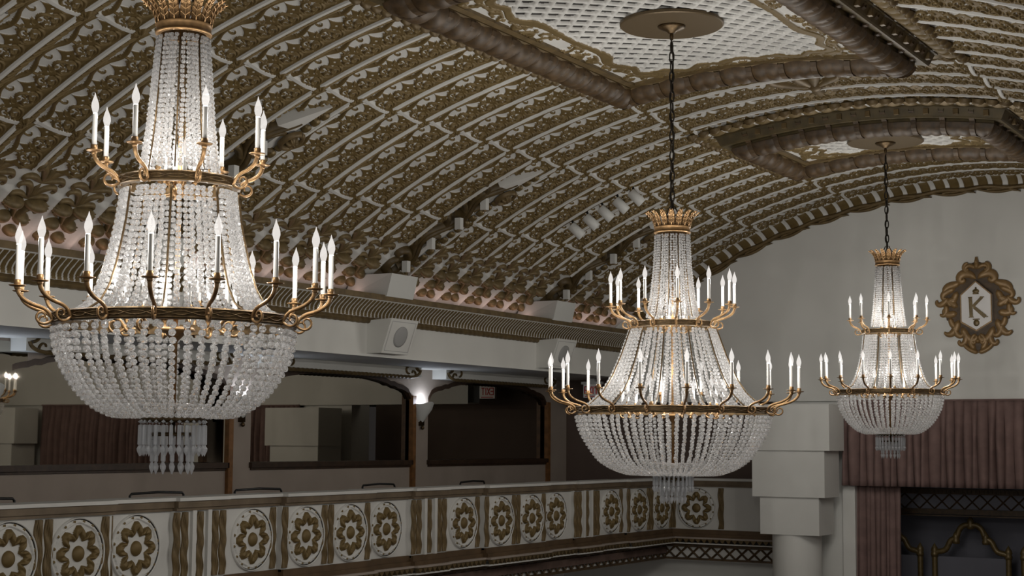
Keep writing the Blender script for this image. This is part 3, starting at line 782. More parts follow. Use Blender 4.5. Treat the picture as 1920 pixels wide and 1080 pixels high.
    for k in range(16):
        o = bpy.data.objects.new('crown_leaf', lm); COL.objects.link(o); o.parent = rt; o.rotation_euler = (0, 0, k*2*PI/16)
    # centre stem, hub plates
    mb = MB(); mb.lathe([(0, -.47), (.012, -.47), (.012, zc+.06), (0, zc+.06)], 12); mb.lathe([(0, .01), (.05, .015), (.06, .03), (.02, .05), (.012, .07)], 20); mb.lathe([(0, -.02), (.09, -.03), (.10, -.045), (.05, -.06), (.012, -.1)], 24)
    ob('stem', mb, M_BRASS, rt)
    mb = MB(); rp = .155; mb.lathe([(0, -.465), (rp-.02, -.465), (rp, -.475), (rp+.004, -.49), (rp-.004, -.505), (rp-.03, -.505), (rp-.03, -.495), (0, -.495)], 40); mb.lathe([(.10, -.555), (.106, -.56), (.106, -.575), (.095, -.575), (.095, -.555), (.10, -.555)], 32); mb.lathe([(0, -.5), (.012, -.5), (.012, -.57), (0, -.58)], 10)
    for k in range(4): mb.tube([(0, 0, -.565), (.1*math.cos(k*PI/2), .1*math.sin(k*PI/2), -.565)], .004, 6)
    ob('bottom_plate', mb, M_BRASSD, rt)
    # prisms
    def prism(r, z1, z2):
        mb = MB(); h = z1-z2; n = 6
        mb.lathe([(0, z1+.022), (.011, z1+.012), (0, z1+.002)], 6, (r, 0, 0))
        mb.lathe([(0, z1), (.0095, z1-.006), (.0105, z1-h*.62), (.0055, z1-h*.66), (.014, z1-h*.76), (.012, z1-h*.84), (0, z2)], n, (r, 0, 0))
        me = mb.mesh('prism', False); me.materials.append(M_PRISM); return me
    for (r, z1, z2, n) in ((.16, -.515, -.675, 26), (.10, -.585, -.765, 14)):
        me = prism(r, z1, z2)
        for k in range(n):
            o = bpy.data.objects.new('prism', me); COL.objects.link(o); o.parent = rt; o.rotation_euler = (0, 0, k*2*PI/n+.1)
    # arms
    def arms(r, z, n, ph, out, up, sl, key, light=1.0):
        am, pm, sm_ = arm_meshes(key, out, up, sl)
        for k in range(n):
            a_ = view+ph+k*2*PI/n
            o = bpy.data.objects.new('candle_arm', am); COL.objects.link(o); o.parent = rt; o.location = (r*math.cos(a_), r*math.sin(a_), z); o.rotation_euler = (0, 0, a_)
            for nm, me in (('drip_pan', pm), ('candle_sleeve', sm_)):
                q = bpy.data.objects.new(nm, me); COL.objects.link(q); q.parent = o
            q = bpy.data.objects.new('bulb', BULBM); COL.objects.link(q); q.parent = o; q.location = (out, 0, up+.034+sl-.002); q.rotation_euler = (random.uniform(-.03, .03), random.uniform(-.03, .03), 0)
            point('bulb_light', (out, 0, up+.034+sl+.04), BULB_W*light, (1, .965, .915), o)
    if big:
        arms(ru, zu, 12, ph_u, .18, .145, .165, 'bu'); arms(rl, 0, 18, ph_l, .215, .15, .175, 'bl')
        arms(.36, -.03, 10, .2, .06, .06, .11, 'bi', 1.0); arms(.05, zu-.03, 4, .3, .05, .05, .08, 'bj', .8)
    else:
        arms(ru, zu, 8, ph_u, .135, .13, .16, 'su'); arms(rl, 0, 16, ph_l, .175, .14, .175, 'sl')
        arms(.25, -.03, 8, .2, .05, .06, .11, 'si', 1.0); arms(.03, zu-.03, 4, .3, .05, .05, .08, 'sj', .8)
    # chain, cables, ceiling plate, canopy
    zt = 3.52-z0; zb = zc+.10
    mb = MB(); nlk = int((zt-.10-zb)/.085)
    for k in range(nlk):
        z = zb+.045+k*.085; a = np.arange(14)*2*PI/14; w_ = .020; hh = .052
        c = np.stack([w_*np.cos(a), 0*a, z+hh*np.sin(a)], 1)
        if k % 2: c = c[:, [1, 0, 2]]
        mb.tube(c, .0068, 6, up=(0, 1, 0) if k % 2 == 0 else (1, 0, 0), closed=True)
    zz = np.linspace(zb-.03, zt-.1, 60); mb.tube(np.stack([.012*np.sin(zz*9), .012*np.cos(zz*9), zz], 1), .0055, 6)
    ob('chain', mb, M_CHAIN, rt)
    mb = MB()
    for k in range(3):
        a = np.linspace(0, PI, 16); aa = .6+k*1.2
        mb.tube(np.stack([math.cos(aa)*(.02+.05*np.sin(a)), math.sin(aa)*(.02+.05*np.sin(a)), zc+.09+.14*a/PI+.03*np.sin(2*a)], 1), .006, 6)
    ob('cable_loop', mb, M_CHAIN, rt)
    mb = MB(); mb.lathe([(0, zt-.012), (.43, zt-.012), (.44, zt-.004), (.44, zt+.018), (.42, zt+.03), (0, zt+.03)], 64); ob('ceiling_plate', mb, M_PLATE, rt, False)
    mb = MB(); mb.lathe([(0, zt-.075), (.028, zt-.075), (.04, zt-.06), (.10, zt-.035), (.118, zt-.022), (.118, zt-.012), (.1, zt-.01)], 32); mb.lathe([(0, zt-.14), (.014, zt-.13), (.018, zt-.10), (.012, zt-.07)], 12); ob('canopy', mb, M_BRASSD, rt)
    return rt
D = math.radians
chandelier(5.858, .584, False, D(15), D(13.5), 'nearest crystal chandelier at the left, cut off by the top edge')
chandelier(11.79, .256, True, D(4.5), D(6), 'widest crystal chandelier hanging at the middle on a long chain')
chandelier(17.725, .584, False, D(1), D(1), 'farthest and smallest looking crystal chandelier, beside the gold K emblem')

# ------------------------------------------------------------------ gallery behind the left frieze
mb = MB(); mb.bx(-7.4, -5.4, -3, 24, 1.0, 1.08); struct('ceiling_gallery', mb, M_WALL)
mb = MB(); mb.bx(-7.4, -4.95, -3, 22.25, -1.72, -1.62); struct('floor_gallery', mb, M_FLOOR)
BW = -7.0
cents = [16.45+3.87*k for k in (-2, -1, 0, 1)]        # arch centres along the gallery wall
HWD = 1.72; SILL = -.33
def arch_top(t): # t in -1..1 -> z of the opening
    t = abs(t)
    if t < .68: return .60+.31*math.sqrt(max(0, 1-(t/.95)**2))
    if t < .76: return .60+.31*math.sqrt(max(0, 1-(.68/.95)**2))-.02
    return .60+.17*math.sqrt(max(0, 1-((t-.76)/.24)**2))
mb = MB(); N = 41
prev = -3.0
for c in cents:
    y0, y1 = c-HWD, c+HWD
    mb.add([(BW, prev, -1.62), (BW, y0, -1.62), (BW, y0, 1.0), (BW, prev, 1.0)], [(0, 1, 2, 3)])
    mb.add([(BW, y0, -1.62), (BW, y1, -1.62), (BW, y1, SILL), (BW, y0, SILL)], [(0, 1, 2, 3)])
    tt = np.linspace(-1, 1, N); zt_ = np.array([arch_top(t) for t in tt]); ya = c+tt*HWD
    P = np.stack([np.stack([np.full(N, BW), ya, zt_], -1), np.stack([np.full(N, BW), ya, np.full(N, 1.0)], -1)], 1); mb.grid(P)
    P = np.stack([np.stack([np.full(N, BW), ya, zt_], -1), np.stack([np.full(N, BW-.16), ya, zt_], -1)], 1); mb.grid(P)
    prev = y1
mb.add([(BW, prev, -1.62), (BW, 22.8, -1.62), (BW, 22.8, 1.0), (BW, prev, 1.0)], [(0, 1, 2, 3)])
struct('wall_gallery', mb, M_BROWN)
MROT = (0, .058, -.018, -.012)
mnames = ['half hidden arched mirror at the left edge beyond the nearest chandelier', 'arched mirror between the nearest chandelier prisms and the left picture edge', 'arched wood framed mirror showing the white stepped column, middle of the gallery', 'dark arched mirror reflecting the exit sign, left of the middle chandelier']
for i, c in enumerate(cents):
    t_ = thing('arched_mirror', mnames[i], 'mirror', (BW, c, SILL), 'arched mirrors on the gallery wall')
    mb = MB(); mb.bx(-.10, -.08, -HWD-.2, HWD+.2, -.05, .97-SILL); gl_ = ob('glass', mb, M_MIRROR, t_, False, world=False); gl_.location = (0, 0, 0); gl_.rotation_euler = (0, 0, MROT[i])
    mb = MB(); mb.bx(BW-.10, BW+.05, c-HWD-.02, c+HWD, SILL-.02, SILL+.045); mb.bx(BW-.10, BW+.02, c-HWD, c+HWD, SILL-.05, SILL-.02)
    tt = np.linspace(-1, 1, N); ya = c+tt*HWD; zt_ = np.array([arch_top(t) for t in tt])
    P = np.stack([np.stack([np.full(N, BW+.012), ya, zt_-.052], -1), np.stack([np.full(N, BW+.012), ya, zt_+.012], -1)], 1); mb.grid(P)
    P = np.stack([np.stack([np.full(N, BW+.012), ya, zt_+.012], -1), np.stack([np.full(N, BW-.02), ya, zt_+.012], -1)], 1); mb.grid(P)
    P = np.stack([np.stack([np.full(N, BW+.012), ya, zt_-.052], -1), np.stack([np.full(N, BW-.08), ya, zt_-.052], -1)], 1); mb.grid(P)
    ob('frame', mb, M_WOOD, t_, False, world=True)
    mb = MB(); mb.bx(BW-.02, BW+.05, c+HWD-.02, c+HWD+.06, -1.6, .62); ob('side_post', mb, M_WOODL, t_, False, world=True)
    mb = MB()
    for f in (-.25, .28): mb.bx(BW-.122, BW-.118, c+f*HWD-.004, c+f*HWD+.004, SILL, .95)
    ob('glass_joint', mb, M_BLACK, t_, False, world=True)
    # valance box with rope above the arch
    vb = MB(); y0, y1 = c-1.62, c+1.62; vb.bx(BW, BW+.24, y0, y1, .87, 1.0); o = struct('trim_%d' % (4+i), vb, M_WALL)
    rp = MB(); yv = np.linspace(y0+.25, y1-.25, 160); a = np.arange(9)*2*PI/8; YY, AA = np.meshgrid(yv, a, indexing='ij'); r = .021*(1+.35*np.abs(np.sin(YY*PI/.09+AA*.5)))
    rp.grid(np.stack([BW+.235+r*np.cos(AA), YY, .865+r*np.sin(AA)], -1))
    bmf = lambda u, v, h: np.stack(np.broadcast_arrays(BW+.24+np.asarray(h), u, v), -1)
    for e, d in ((y0+.02, 1), (y1-.02, -1)):
        tt2 = np.linspace(0, PI/2, 12); rp.orn(bmf, np.stack([e+.25*d-.23*d*np.sin(tt2), .865+.10*(1-np.cos(tt2))], 1), .020, .03)
        rp.orn(bmf, crook((e+.30*d, .91), PI/2-PI/2*d, .16, 10*d, 50*d, 2, 12), taper(12, .014, .008), .03)
        rp.orn(bmf, crook((e+.14*d, .90), PI/2-.3*d, .14, -10*d, -50*d, 2, 12), taper(12, .014, .008), .03)
        rp.orn(bmf, crook((e+.04*d, .96), 0 if d > 0 else PI, .2, 6*d, 60*d, 2, 14), taper(14, .018, .01), .04)
    q = ob('rope', rp, M_GOLD3, o); q['kind'] = 'structure'
    # corner pieces with curved foot
# sconces on the piers
piers = [(cents[0]+cents[1])/2+.02, (cents[1]+cents[2])/2+.02, (cents[2]+cents[3])/2+.02]
slab = ['at the far left picture edge', 'on the pier behind the nearest chandelier bowl', 'left of the dark mirror reflecting the exit sign']
for i, Y in enumerate(piers):
    t_ = thing('wall_sconce', 'white half bowl wall sconce '+slab[i], 'wall light', (BW, Y, .40), 'sconces on the gallery piers')
    mb = MB(); n = 13; a = np.linspace(-PI/2, PI/2, n); prof = [(.02, .22), (.09, .31), (.18, .43), (.205, .52)]
    P = np.zeros((len(prof), n, 3))
    for k, (r, z) in enumerate(prof): P[k, :, 0] = r*np.cos(a)*.9; P[k, :, 1] = r*np.sin(a); P[k, :, 2] = z-.40+.02*np.cos(3*a)*(k == 3)
    mb.grid(P); ob('shade', mb, M_CASE, t_, True)
    mb = MB(); mb.box((.02, 0, -.05), (.04, .09, .3)); mb.lathe([(0, -.26), (.02, -.25), (.03, -.23), (.01, -.2)], 10, (.04, 0, 0)); ob('backplate', mb, M_BRASSD, t_)
    point('sconce_light', (.09, 0, .14), 5, (.75, .84, 1), t_, .03)
# gallery ends
mb = MB(); mb.bx(-7.4, -2.95, 22.72, 22.85, -4.6, 1.2); struct('wall_end', mb, M_DBROWN)

# chairs on the gallery
def chair(x, y, rot, label, arm=False):
    t_ = thing('gallery_chair', label, 'chair', (x, y, -1.62), 'chairs on the gallery'); t_.rotation_euler = (0, 0, rot)
    W = .36; zt = 1.055
    def rr(z): return .03*(z/1.0)
    mb = MB(); mb.tube([(-.05, -W, 0), (0, -W, .45), (.07, -W, zt-.02), (.072, -W+.02, zt), (.06, 0, zt+.012), (.072, W-.02, zt), (.07, W, zt-.02), (0, W, .45), (-.05, W, 0)], .013, 8, up=(1, 0, 0))
    ob('back_frame', mb, M_BLACK, t_)
    mb = MB(); mb.box((.04, 0, .78), (.03, 2*W-.04, .48), Matrix.Rotation(.1, 3, 'Y')); ob('backrest', mb, M_CUSH, t_, False)
    mb = MB(); mb.box((.25, 0, .45), (.48, 2*W-.04, .07)); ob('seat', mb, M_CUSH, t_, False)
    for s_ in (-1, 1):
        mb = MB(); mb.tube([(.46, s_*W*.9, 0), (.46, s_*W*.95, .45)], .013, 8); ob('leg', mb, M_BLACK, t_)
        mb = MB(); mb.tube([(.06, s_*W, .72), (.25, s_*(W+.01), .73), (.42, s_*W, .70), (.45, s_*W*.95, .46)], .015, 8, up=(0, 1, 0)); ob('armrest', mb, M_BLACK, t_)
for (y, l) in ((9.75, 'black framed chair at the left edge behind the balcony rail'), (12.0, 'black framed chair under the nearest chandelier prisms'), (13.6, 'black framed chair right of the first wooden post'),
               (16.05, 'black framed chair just left of the second wooden post'), (18.1, 'black framed chair below the dark mirror with the exit reflection')):
    chair(-5.85 if y != 16.05 else -5.95, y, PI+random.uniform(-.12, .12), l)

# exit signs
def exit_sign(x, y, z, rot, label, wv=.30, hv=.21):
    t_ = thing('exit_sign', label, 'exit sign', (x, y, z), 'exit signs'); t_.rotation_euler = (0, 0, rot)
    mb = MB(); mb.box((0, 0, 0), (wv, .05, hv)); ob('housing', mb, M_SIGN, t_, False)
    mb = MB(); mb.box((0, 0, hv/2+.02), (wv*1.15, .12, .04)); mb.box((0, 0, hv/2+.06), (.1, .06, .06)); ob('mount', mb, M_CASE, t_, False)
    mb = MB(); yf = -.0265; hh = hv*.52; st = .018
    def bar(x0, z0, x1, z1):
        d = np.array([x1-x0, z1-z0]); L = np.hypot(*d); an_ = math.atan2(d[1], d[0]); c, s_ = math.cos(an_), math.sin(an_)
        mb.box(((x0+x1)/2, yf, (z0+z1)/2), (L+st*.6, .003, st), [[c, 0, -s_], [0, 1, 0], [s_, 0, c]])
    b0, b1 = -hh/2+.012, hh/2+.012; lw = wv*.17
    xs_ = [-wv*.33, -wv*.10, wv*.08, wv*.27]
    bar(xs_[0]-lw/2, b0, xs_[0]-lw/2, b1); [bar(xs_[0]-lw/2, q, xs_[0]+lw/2, q) for q in (b0, (b0+b1)/2, b1)]
    bar(xs_[1]-lw/2, b0, xs_[1]+lw/2, b1); bar(xs_[1]-lw/2, b1, xs_[1]+lw/2, b0)
    bar(xs_[2], b0, xs_[2], b1)
    bar(xs_[3]-lw/2, b1, xs_[3]+lw/2, b1); bar(xs_[3], b0, xs_[3], b1)
    mb.box((.0, yf, -hv*.40), (wv*.8, .003, .014))
    ob('lettering', mb, M_RED, t_, False)
exit_sign(-6.08, 21.9, .79, 0, 'white exit sign with red letters hanging from the gallery ceiling')
exit_sign(-6.75, 21.9, -2.06, 0, 'exit sign below the balcony at the bottom edge')

# ------------------------------------------------------------------ balcony parapet
bp = thing('balcony_parapet', 'white balcony parapet with gold rosettes along the left gallery', 'balcony', (-4.9, 12, -1.45))
BX = -4.9; ENDY = 22.15
def prot(y):     # shallow breaks in the parapet line
    f = ((y-BY0) % BAY)
    return .07 if (1.22 < f < 2.78) else (.05 if (f < .36 or f > BAY-.36) else 0)
ypts = [-3.0]; base = BY0-4*BAY
for k in range(8):
    for f in (.36, 1.22, 2.78, BAY-.36): ypts.append(base+k*BAY+f)
ypts = sorted(y for y in ypts if -3 <= y < ENDY)+[ENDY]
rail = MB(); gb = MB(); wallm = MB(); bm = MB(); tm = MB(); wl = MB()
for y0, y1 in zip(ypts[:-1], ypts[1:]):
    p = prot((y0+y1)/2); x = BX+p
    rail.bx(x-.26, x+.075, y0, y1, -.592, -.560)
    gb.bx(x-.2, x+.055, y0, y1, -.655, -.592); gb.bx(x-.2, x+.035, y0, y1, -.685, -.655)
    wallm.bx(x-.18, x, y0, y1, -1.36, -.68)
    bm.bx(x-.2, x+.03, y0, y1, -1.40, -1.335); bm.bx(x-.2, x+.055, y0, y1, -1.45, -1.40)
    tm.bx(x-.2, x+.10, y0, y1, -1.475, -1.45)
    wl.bx(x-.24, x+.075, y0, y1, -1.555, -1.538)
xf = -2.95
rail.bx(BX-.1, xf, ENDY-.075, ENDY+.26, -.592, -.56); gb.bx(BX-.1, xf, ENDY-.055, ENDY+.2, -.655, -.592); gb.bx(BX-.1, xf, ENDY-.035, ENDY+.2, -.685, -.655)
wallm.bx(BX-.18, xf, ENDY, ENDY+.18, -1.36, -.68); bm.bx(BX-.1, xf, ENDY-.03, ENDY+.2, -1.40, -1.335); bm.bx(BX-.1, xf, ENDY-.055, ENDY+.2, -1.45, -1.40)
tm.bx(BX-.1, xf, ENDY-.10, ENDY+.2, -1.475, -1.45); wl.bx(BX-.1, xf, ENDY-.075, ENDY+.2, -1.555, -1.538)
ob('ledge', rail, M_WHITE, bp, False, world=True); ob('rail', gb, M_RAIL, bp, False, world=True); ob('parapet_wall', wallm, M_WHITE, bp, False, world=True)
ob('base_moulding', bm, M_BASE, bp, False, world=True); ob('shelf', tm, M_BROWN, bp, False, world=True); ob('white_fillet', wl, M_WHITE, bp, False, world=True)
# tooth moulding and lattice below
th_ = MB(); la = MB(); lw_ = MB(); lf = MB()
y = 2.0
while y < ENDY:
    x = BX+prot(y)
    th_.add([(x+.085, y, -1.475), (x+.085, y+.10, -1.475), (x+.085, y+.05, -1.538), (x+.02, y, -1.475), (x+.02, y+.10, -1.475), (x+.02, y+.05, -1.538)], [(0, 1, 2), (0, 2, 5, 3), (1, 4, 5, 2)]); y += .10
x = BX
while x < xf:
    yy_ = ENDY-.085
    th_.add([(x, yy_, -1.475), (x+.10, yy_, -1.475), (x+.05, yy_, -1.538), (x, yy_+.065, -1.475), (x+.10, yy_+.065, -1.475), (x+.05, yy_+.065, -1.538)], [(0, 1, 2), (0, 2, 5, 3), (1, 4, 5, 2)]); x += .10
LX = BX-.10; LY = ENDY+.10
def bar2(mb, p0, p1, wd=.016):
    mb.tube([p0, p1], wd, 4)
y = 2.0
while y < LY:
    bar2(la, (LX+.02, y, -1.60), (LX+.02, min(y+.2, LY), -1.78)); bar2(la, (LX+.02, y, -1.78), (LX+.02, min(y+.2, LY), -1.60)); y += .2
x = LX
while x < xf:
    bar2(la, (x, LY-.02, -1.60), (x+.2, LY-.02, -1.78)); bar2(la, (x, LY-.02, -1.78), (x+.2, LY-.02, -1.60)); x += .2
for z, h in ((-1.585, .05), (-1.79, .03)):
    la.bx(LX-.02, LX+.045, -3, LY, z-h/2, z+h/2); la.bx(LX, xf, LY-.045, LY+.02, z-h/2, z+h/2)
lf.bx(LX-.2, LX, -3, LY+.2, -1.82, -1.55); lf.bx(LX-.2, xf, LY, LY+.2, -1.82, -1.55)
ob('tooth_moulding', th_, M_GOLD3, bp, False, world=True); ob('lattice_band', la, M_GOLD2, bp, False, world=True); ob('fascia_board', lf, M_WHITE, bp, False, world=True)
# rosettes
n = 61; rr = np.linspace(0, .315, 70); pa = np.linspace(0, 2*PI, 193); Rr, Pa = np.meshgrid(rr, pa, indexing='ij')
c8 = np.cos(8*Pa); pet = np.abs(((Pa*8/(2*PI)) % 1)-.5)*2      # 0 at the middle between petals .. 1 on the petal axis
rout = .150+.098*np.clip(pet*1.35, 0, 1)**.5; rin = .112+.052*pet**1.6
H = np.full(Rr.shape, .012); G = np.zeros(Rr.shape)
m = (Rr > rin) & (Rr < rout); G[m] = 1; H[m] = .012+.045*np.sqrt(np.clip(np.minimum((Rr-rin)/.03, (rout-Rr)/.03), 0, 1))[m]*(.88+.12*np.cos(8*Pa*3))[m]
m = Rr < .072; G[m] = 1; H[m] = .012+.045*np.sqrt(np.clip(1-(Rr/.072)**2, 0, 1))[m]
rg = np.abs(Rr-(.262+.012*pet)) < .007; H[rg] = .03
dt = (np.hypot(Rr*np.cos(Pa)-.285*np.cos(np.round(Pa*16/(2*PI)-.5)*2*PI/16+PI/16), Rr*np.sin(Pa)-.285*np.sin(np.round(Pa*16/(2*PI)-.5)*2*PI/16+PI/16)) < .012); G[dt] = 1; H[dt] = .03
rim = Rr > .303; H[rim] = .03; H[-1] = 0; gr = np.abs(Rr-.300) < .004; G[gr] = -1; H[gr] = .004
ROS = gridmesh('rosette', np.stack([H, Rr*np.sin(Pa), Rr*np.cos(Pa)], -1), G); ROS.materials.append(M_REL)
fl = MB(); fm_ = lambda u, v, h: np.stack(np.broadcast_arrays(np.asarray(h), v, u), -1)
zs = np.linspace(-.31, .31, 40)
for off in (-.030, -.010, .010, .030): fl.orn(fm_, np.stack([zs, off+.007*np.sin(zs*22)], 1), np.full(40, .014)+.004*np.sin(zs*22+off*80), .022+.006*np.sin(zs*30+off*50))
FLM = fl.mesh('fluted_strip'); FLM.materials.append(M_GOLD3)
wb = MB(); wb.bx(0, .035, -.027, .027, -.325, .325); WBM = wb.mesh('pilaster_bar', False); WBM.materials.append(M_WHITE)
def put(name, me, loc, rz=0):
    o = bpy.data.objects.new(name, me); COL.objects.link(o); o.parent = bp; o.location = Vector(loc)-bp.location; o.rotation_euler = (0, 0, rz); return o
ZC = -1.01
for k in range(-4, 3):
    Yb = BY0+k*BAY
    for d in (-.325, -.215, 0, .215, .325): put('fluted_strip', FLM, (BX+(prot(Yb) if abs(d) < .35 else 0), Yb+d, ZC))
    for d in (-.108, .108): put('pilaster_bar', WBM, (BX+prot(Yb), Yb+d, ZC))
    for i in range(4):
        y = Yb+.82+.775*i
        if y > ENDY-.3: continue
        put('rosette', ROS, (BX+prot(y), y, ZC))
        if i < 3:
            for d in (-.056, .056):
                yy_ = y+.3875+d; put('fluted_strip', FLM, (BX+prot(yy_), yy_, ZC))
put('fluted_strip', FLM, (BX, ENDY-.10, ZC)); put('fluted_strip', FLM, (BX+.1, ENDY, ZC), -PI/2)
put('rosette', ROS, (BX+.50, ENDY, ZC), -PI/2); put('fluted_strip', FLM, (BX+.90, ENDY, ZC), -PI/2)

# wall below the balcony and floor
mb = MB(); mb.bx(-7.0, -3.0, 22.6, 22.7, -4.6, -1.62); mb.bx(-7.1, -7.0, -3, 22.7, -4.6, -1.62); struct('wall_lower', mb, M_WALL)
mb = MB(); mb.bx(-7.4, 7.4, -3, 25, -4.7, -4.6); struct('floor', mb, M_FLOOR)

# ------------------------------------------------------------------ stepped columns beside the stage
for sd in (-1, 1):
    nm = 'left' if sd < 0 else 'right'
    t_ = thing('stepped_column', 'white column with three stacked square capital blocks %s of the stage curtain' % nm, 'column', (sd*2.47, 21.45, -4.6)); t_['kind'] = 'structure'
    for k, (xa, xb, z0, z1, yf) in enumerate(((3.07, 1.87, -.115, .535, 20.98), (3.035, 1.96, -.77, -.115, 21.02), (2.935, 2.06, -1.30, -.77, 21.06))):
        mb = MB(); mb.bx(min(sd*xa, sd*xb), max(sd*xa, sd*xb), yf, yf+.62, z0, z1); ob('capital_block', mb, M_WALL, t_, False, world=True)
    mb = MB(); mb.lathe([(.35, -4.6), (.35, -1.30)], 40, (sd*2.52, 21.42, 0)); ob('shaft', mb, M_WALL, t_, True, world=True)
# reveal beside curtain
mb = MB()
for sd in (-1, 1):
    mb.bx(min(sd*3.05, sd*1.95), max(sd*3.05, sd*1.95), 21.9, 22.4, -4.6, .61); mb.bx(min(sd*1.98, sd*1.80), max(sd*1.98, sd*1.80), 21.84, 21.95, -4.6, -.55)
struct('wall_stage', mb, M_WALL)
mb = MB(); mb.bx(2.9, 12, 22.3, 22.4, -4.6, 1.3); mb.bx(7.4, 7.5, 13, 22.4, -4.6, 1.3); struct('wall_aisle', mb, M_DBROWN)

# stage curtains
def curtain(name, x0, x1, z0, z1, y, n, amp, label, hem=0):
    nx = n*14; xs_ = np.linspace(x0, x1, nx); zs_ = np.linspace(z1, z0, 14); X, Z = np.meshgrid(xs_, zs_, indexing='ij')
    ph = (X-x0)/(x1-x0)*n*2*PI; ph = ph+.9*np.sin(ph*.31)+.5*np.sin(ph*.117+1)
    k = (z1-Z)/(z1-z0); A_ = amp*(.35+.65*np.clip(k*2.2, 0, 1))
    Y_ = y-A_*np.abs(np.sin(ph/2))**.7*(1+.3*np.sin(ph*.23))
    P = np.stack([X+.012*np.sin(ph*.5+3*k), Y_, Z], -1)
    t_ = thing(name, label, 'curtain', ((x0+x1)/2, y, z0))
    me = gridmesh('cloth', P); o = ob('cloth', me, M_CURT, t_, world=True); sol = o.modifiers.new('thickness', 'SOLIDIFY'); sol.thickness = .012
    mb = MB(); mb.bx(x0, x1, y-.05, y+.02, z1-.012, z1+.012); ob('heading', mb, M_CURT, t_, False, world=True)
curtain('stage_valance', -1.95, 1.95, -.61, .60, 21.82, 34, .10, 'wide pleated mauve valance hanging across the top of the stage')
curtain('stage_curtain', -1.83, -1.18, -4.55, -.55, 21.98, 9, .09, 'mauve side curtain hanging below the valance beside the white column')
curtain('stage_curtain', 1.18, 1.83, -4.55, -.55, 21.98, 9, .09, 'mauve side curtain at the hidden right end of the stage')

# stage backdrop
mb = MB(); mb.bx(-2.4, 2.4, 23.6, 23.7, -4.6, 0.6); mb.bx(-2.5, -2.4, 22.3, 23.7, -4.6, .7); mb.bx(2.4, 2.5, 22.3, 23.7, -4.6, .7); mb.bx(-2.5, 2.5, 22.1, 23.7, .6, .7); struct('wall_stage_back', mb, M_STAGE)
t_ = thing('stage_lattice', 'dark gold lattice band above the stage backdrop under the valance', 'lattice band', (0, 23.05, -1.05))
mb = MB(); mb.bx(-2.3, 2.3, 23.0, 23.1, -.98, -.60); ob('backing', mb, M_LATB, t_, False, world=True)
mb = MB(); mb.bx(-2.3, 2.3, 22.94, 23.02, -.74, -.66); mb.bx(-2.3, 2.3, 22.94, 23.02, -1.03, -.955); mb.bx(-2.3, 2.3, 22.93, 23.02, -1.06, -1.04)
x = -2.3
while x < 2.2:
    bar2(mb, (x, 22.99, -.74), (x+.22, 22.99, -.955), .011); bar2(mb, (x, 22.99, -.955), (x+.22, 22.99, -.74), .011); x += .22
x = -2.3
while x < 2.3: mb.box((x, 22.935, -.70), (.03, .03, .04)); x += .06
ob('lattice', mb, M_GOLD2, t_, False, world=True)
arch_lab = ['left half of a gold ogee arch frame beside the stage curtain', 'complete gold ogee arch frame standing on the stage', 'partly cut gold ogee arch frame at the bottom right']
AW = .535
for i, xc in enumerate((-1.80, -.515, .77)):
    t_ = thing('ogee_arch_frame', arch_lab[i], 'arch frame', (xc, 23.2, -4.6), 'arch frames on the stage')
    mb = MB()
    half = [(AW, -4.6), (AW, -1.62), (AW-.01, -1.60), (AW-.16, -1.57), (AW-.20, -1.50), (AW-.235, -1.42), (AW-.30, -1.385), (.20, -1.375), (.185, -1.30), (.15, -1.23), (.09, -1.19), (0, -1.185)]
    # sampled smooth path
    pts = [(-x, z) for x, z in half]+[(x, z) for x, z in half[::-1][1:]]
    pts = np.array(pts); L = np.concatenate([[0], np.cumsum(np.hypot(*np.diff(pts, axis=0).T))]); tt = np.linspace(0, L[-1], 400); q = np.stack([np.interp(tt, L, pts[:, 0]), np.interp(tt, L, pts[:, 1])], 1)
    for _ in range(4): q[1:-1] = (q[:-2]+2*q[1:-1]+q[2:])/4
    mb.tube(np.stack([xc+q[:, 0], 0*q[:, 0]+23.2, q[:, 1]], 1), .042, 10, up=(0, 1, 0)); ob('moulding', mb, M_GOLD, t_, True, world=True)
    for (fx, fz) in ((0, -1.18), (-.215, -1.40), (.215, -1.40), (-AW, -1.60), (AW, -1.60)):
        mb = MB(); mb.lathe([(0, -.07), (.05, -.065), (.058, -.02), (.045, .0), (.056, .025), (.043, .07), (.014, .115), (0, .14)], 12, (xc+fx, 23.2, fz)); ob('finial', mb, M_GOLD, t_, True, world=True)
    mb = MB(); mb.bx(xc-AW, xc+AW, 23.23, 23.26, -4.6, -1.66); ob('panel', mb, M_STAGE, t_, False, world=True)

# ------------------------------------------------------------------ gold emblem with the K
em = thing('wall_emblem', 'gold scrollwork emblem with a letter K on the white end wall', 'emblem', (0.012, YE, 1.90))
EZ = 1.915; EX = .012
emf0 = lambda u, v, h: np.stack(np.broadcast_arrays(EX+np.asarray(u), YE-np.asarray(h), EZ+np.asarray(v)), -1)
emf = lambda u, v, h: emf0(u, v, np.asarray(h)+.022)
half = [(0, .655), (.03, .60), (.09, .575), (.13, .545), (.125, .50), (.20, .47), (.255, .41), (.27, .345), (.35, .32), (.41, .26), (.44, .19), (.485, .14), (.475, .06), (.44, .03), (.45, -.03), (.40, -.07), (.44, -.13), (.43, -.20), (.36, -.225), (.345, -.30), (.32, -.36), (.30, -.41), (.22, -.43), (.20, -.50), (.15, -.57), (.08, -.62), (0, -.645)]
pl = np.array(half+[(-x, z) for x, z in half[-2:0:-1]]); npl = len(pl); inn = pl*.35
mb = MB(); mb.grid(np.stack([emf0(pl[:, 0], pl[:, 1], np.zeros(npl)), emf0(pl[:, 0], pl[:, 1], np.full(npl, .018)), emf0(pl[:, 0]*.97, pl[:, 1]*.97, np.full(npl, .024)), emf0(inn[:, 0], inn[:, 1], np.full(npl, .024))], 1), closeu=True)
ob('backing_plate', mb, M_GOLD2, em, False, world=True)
mb = MB()
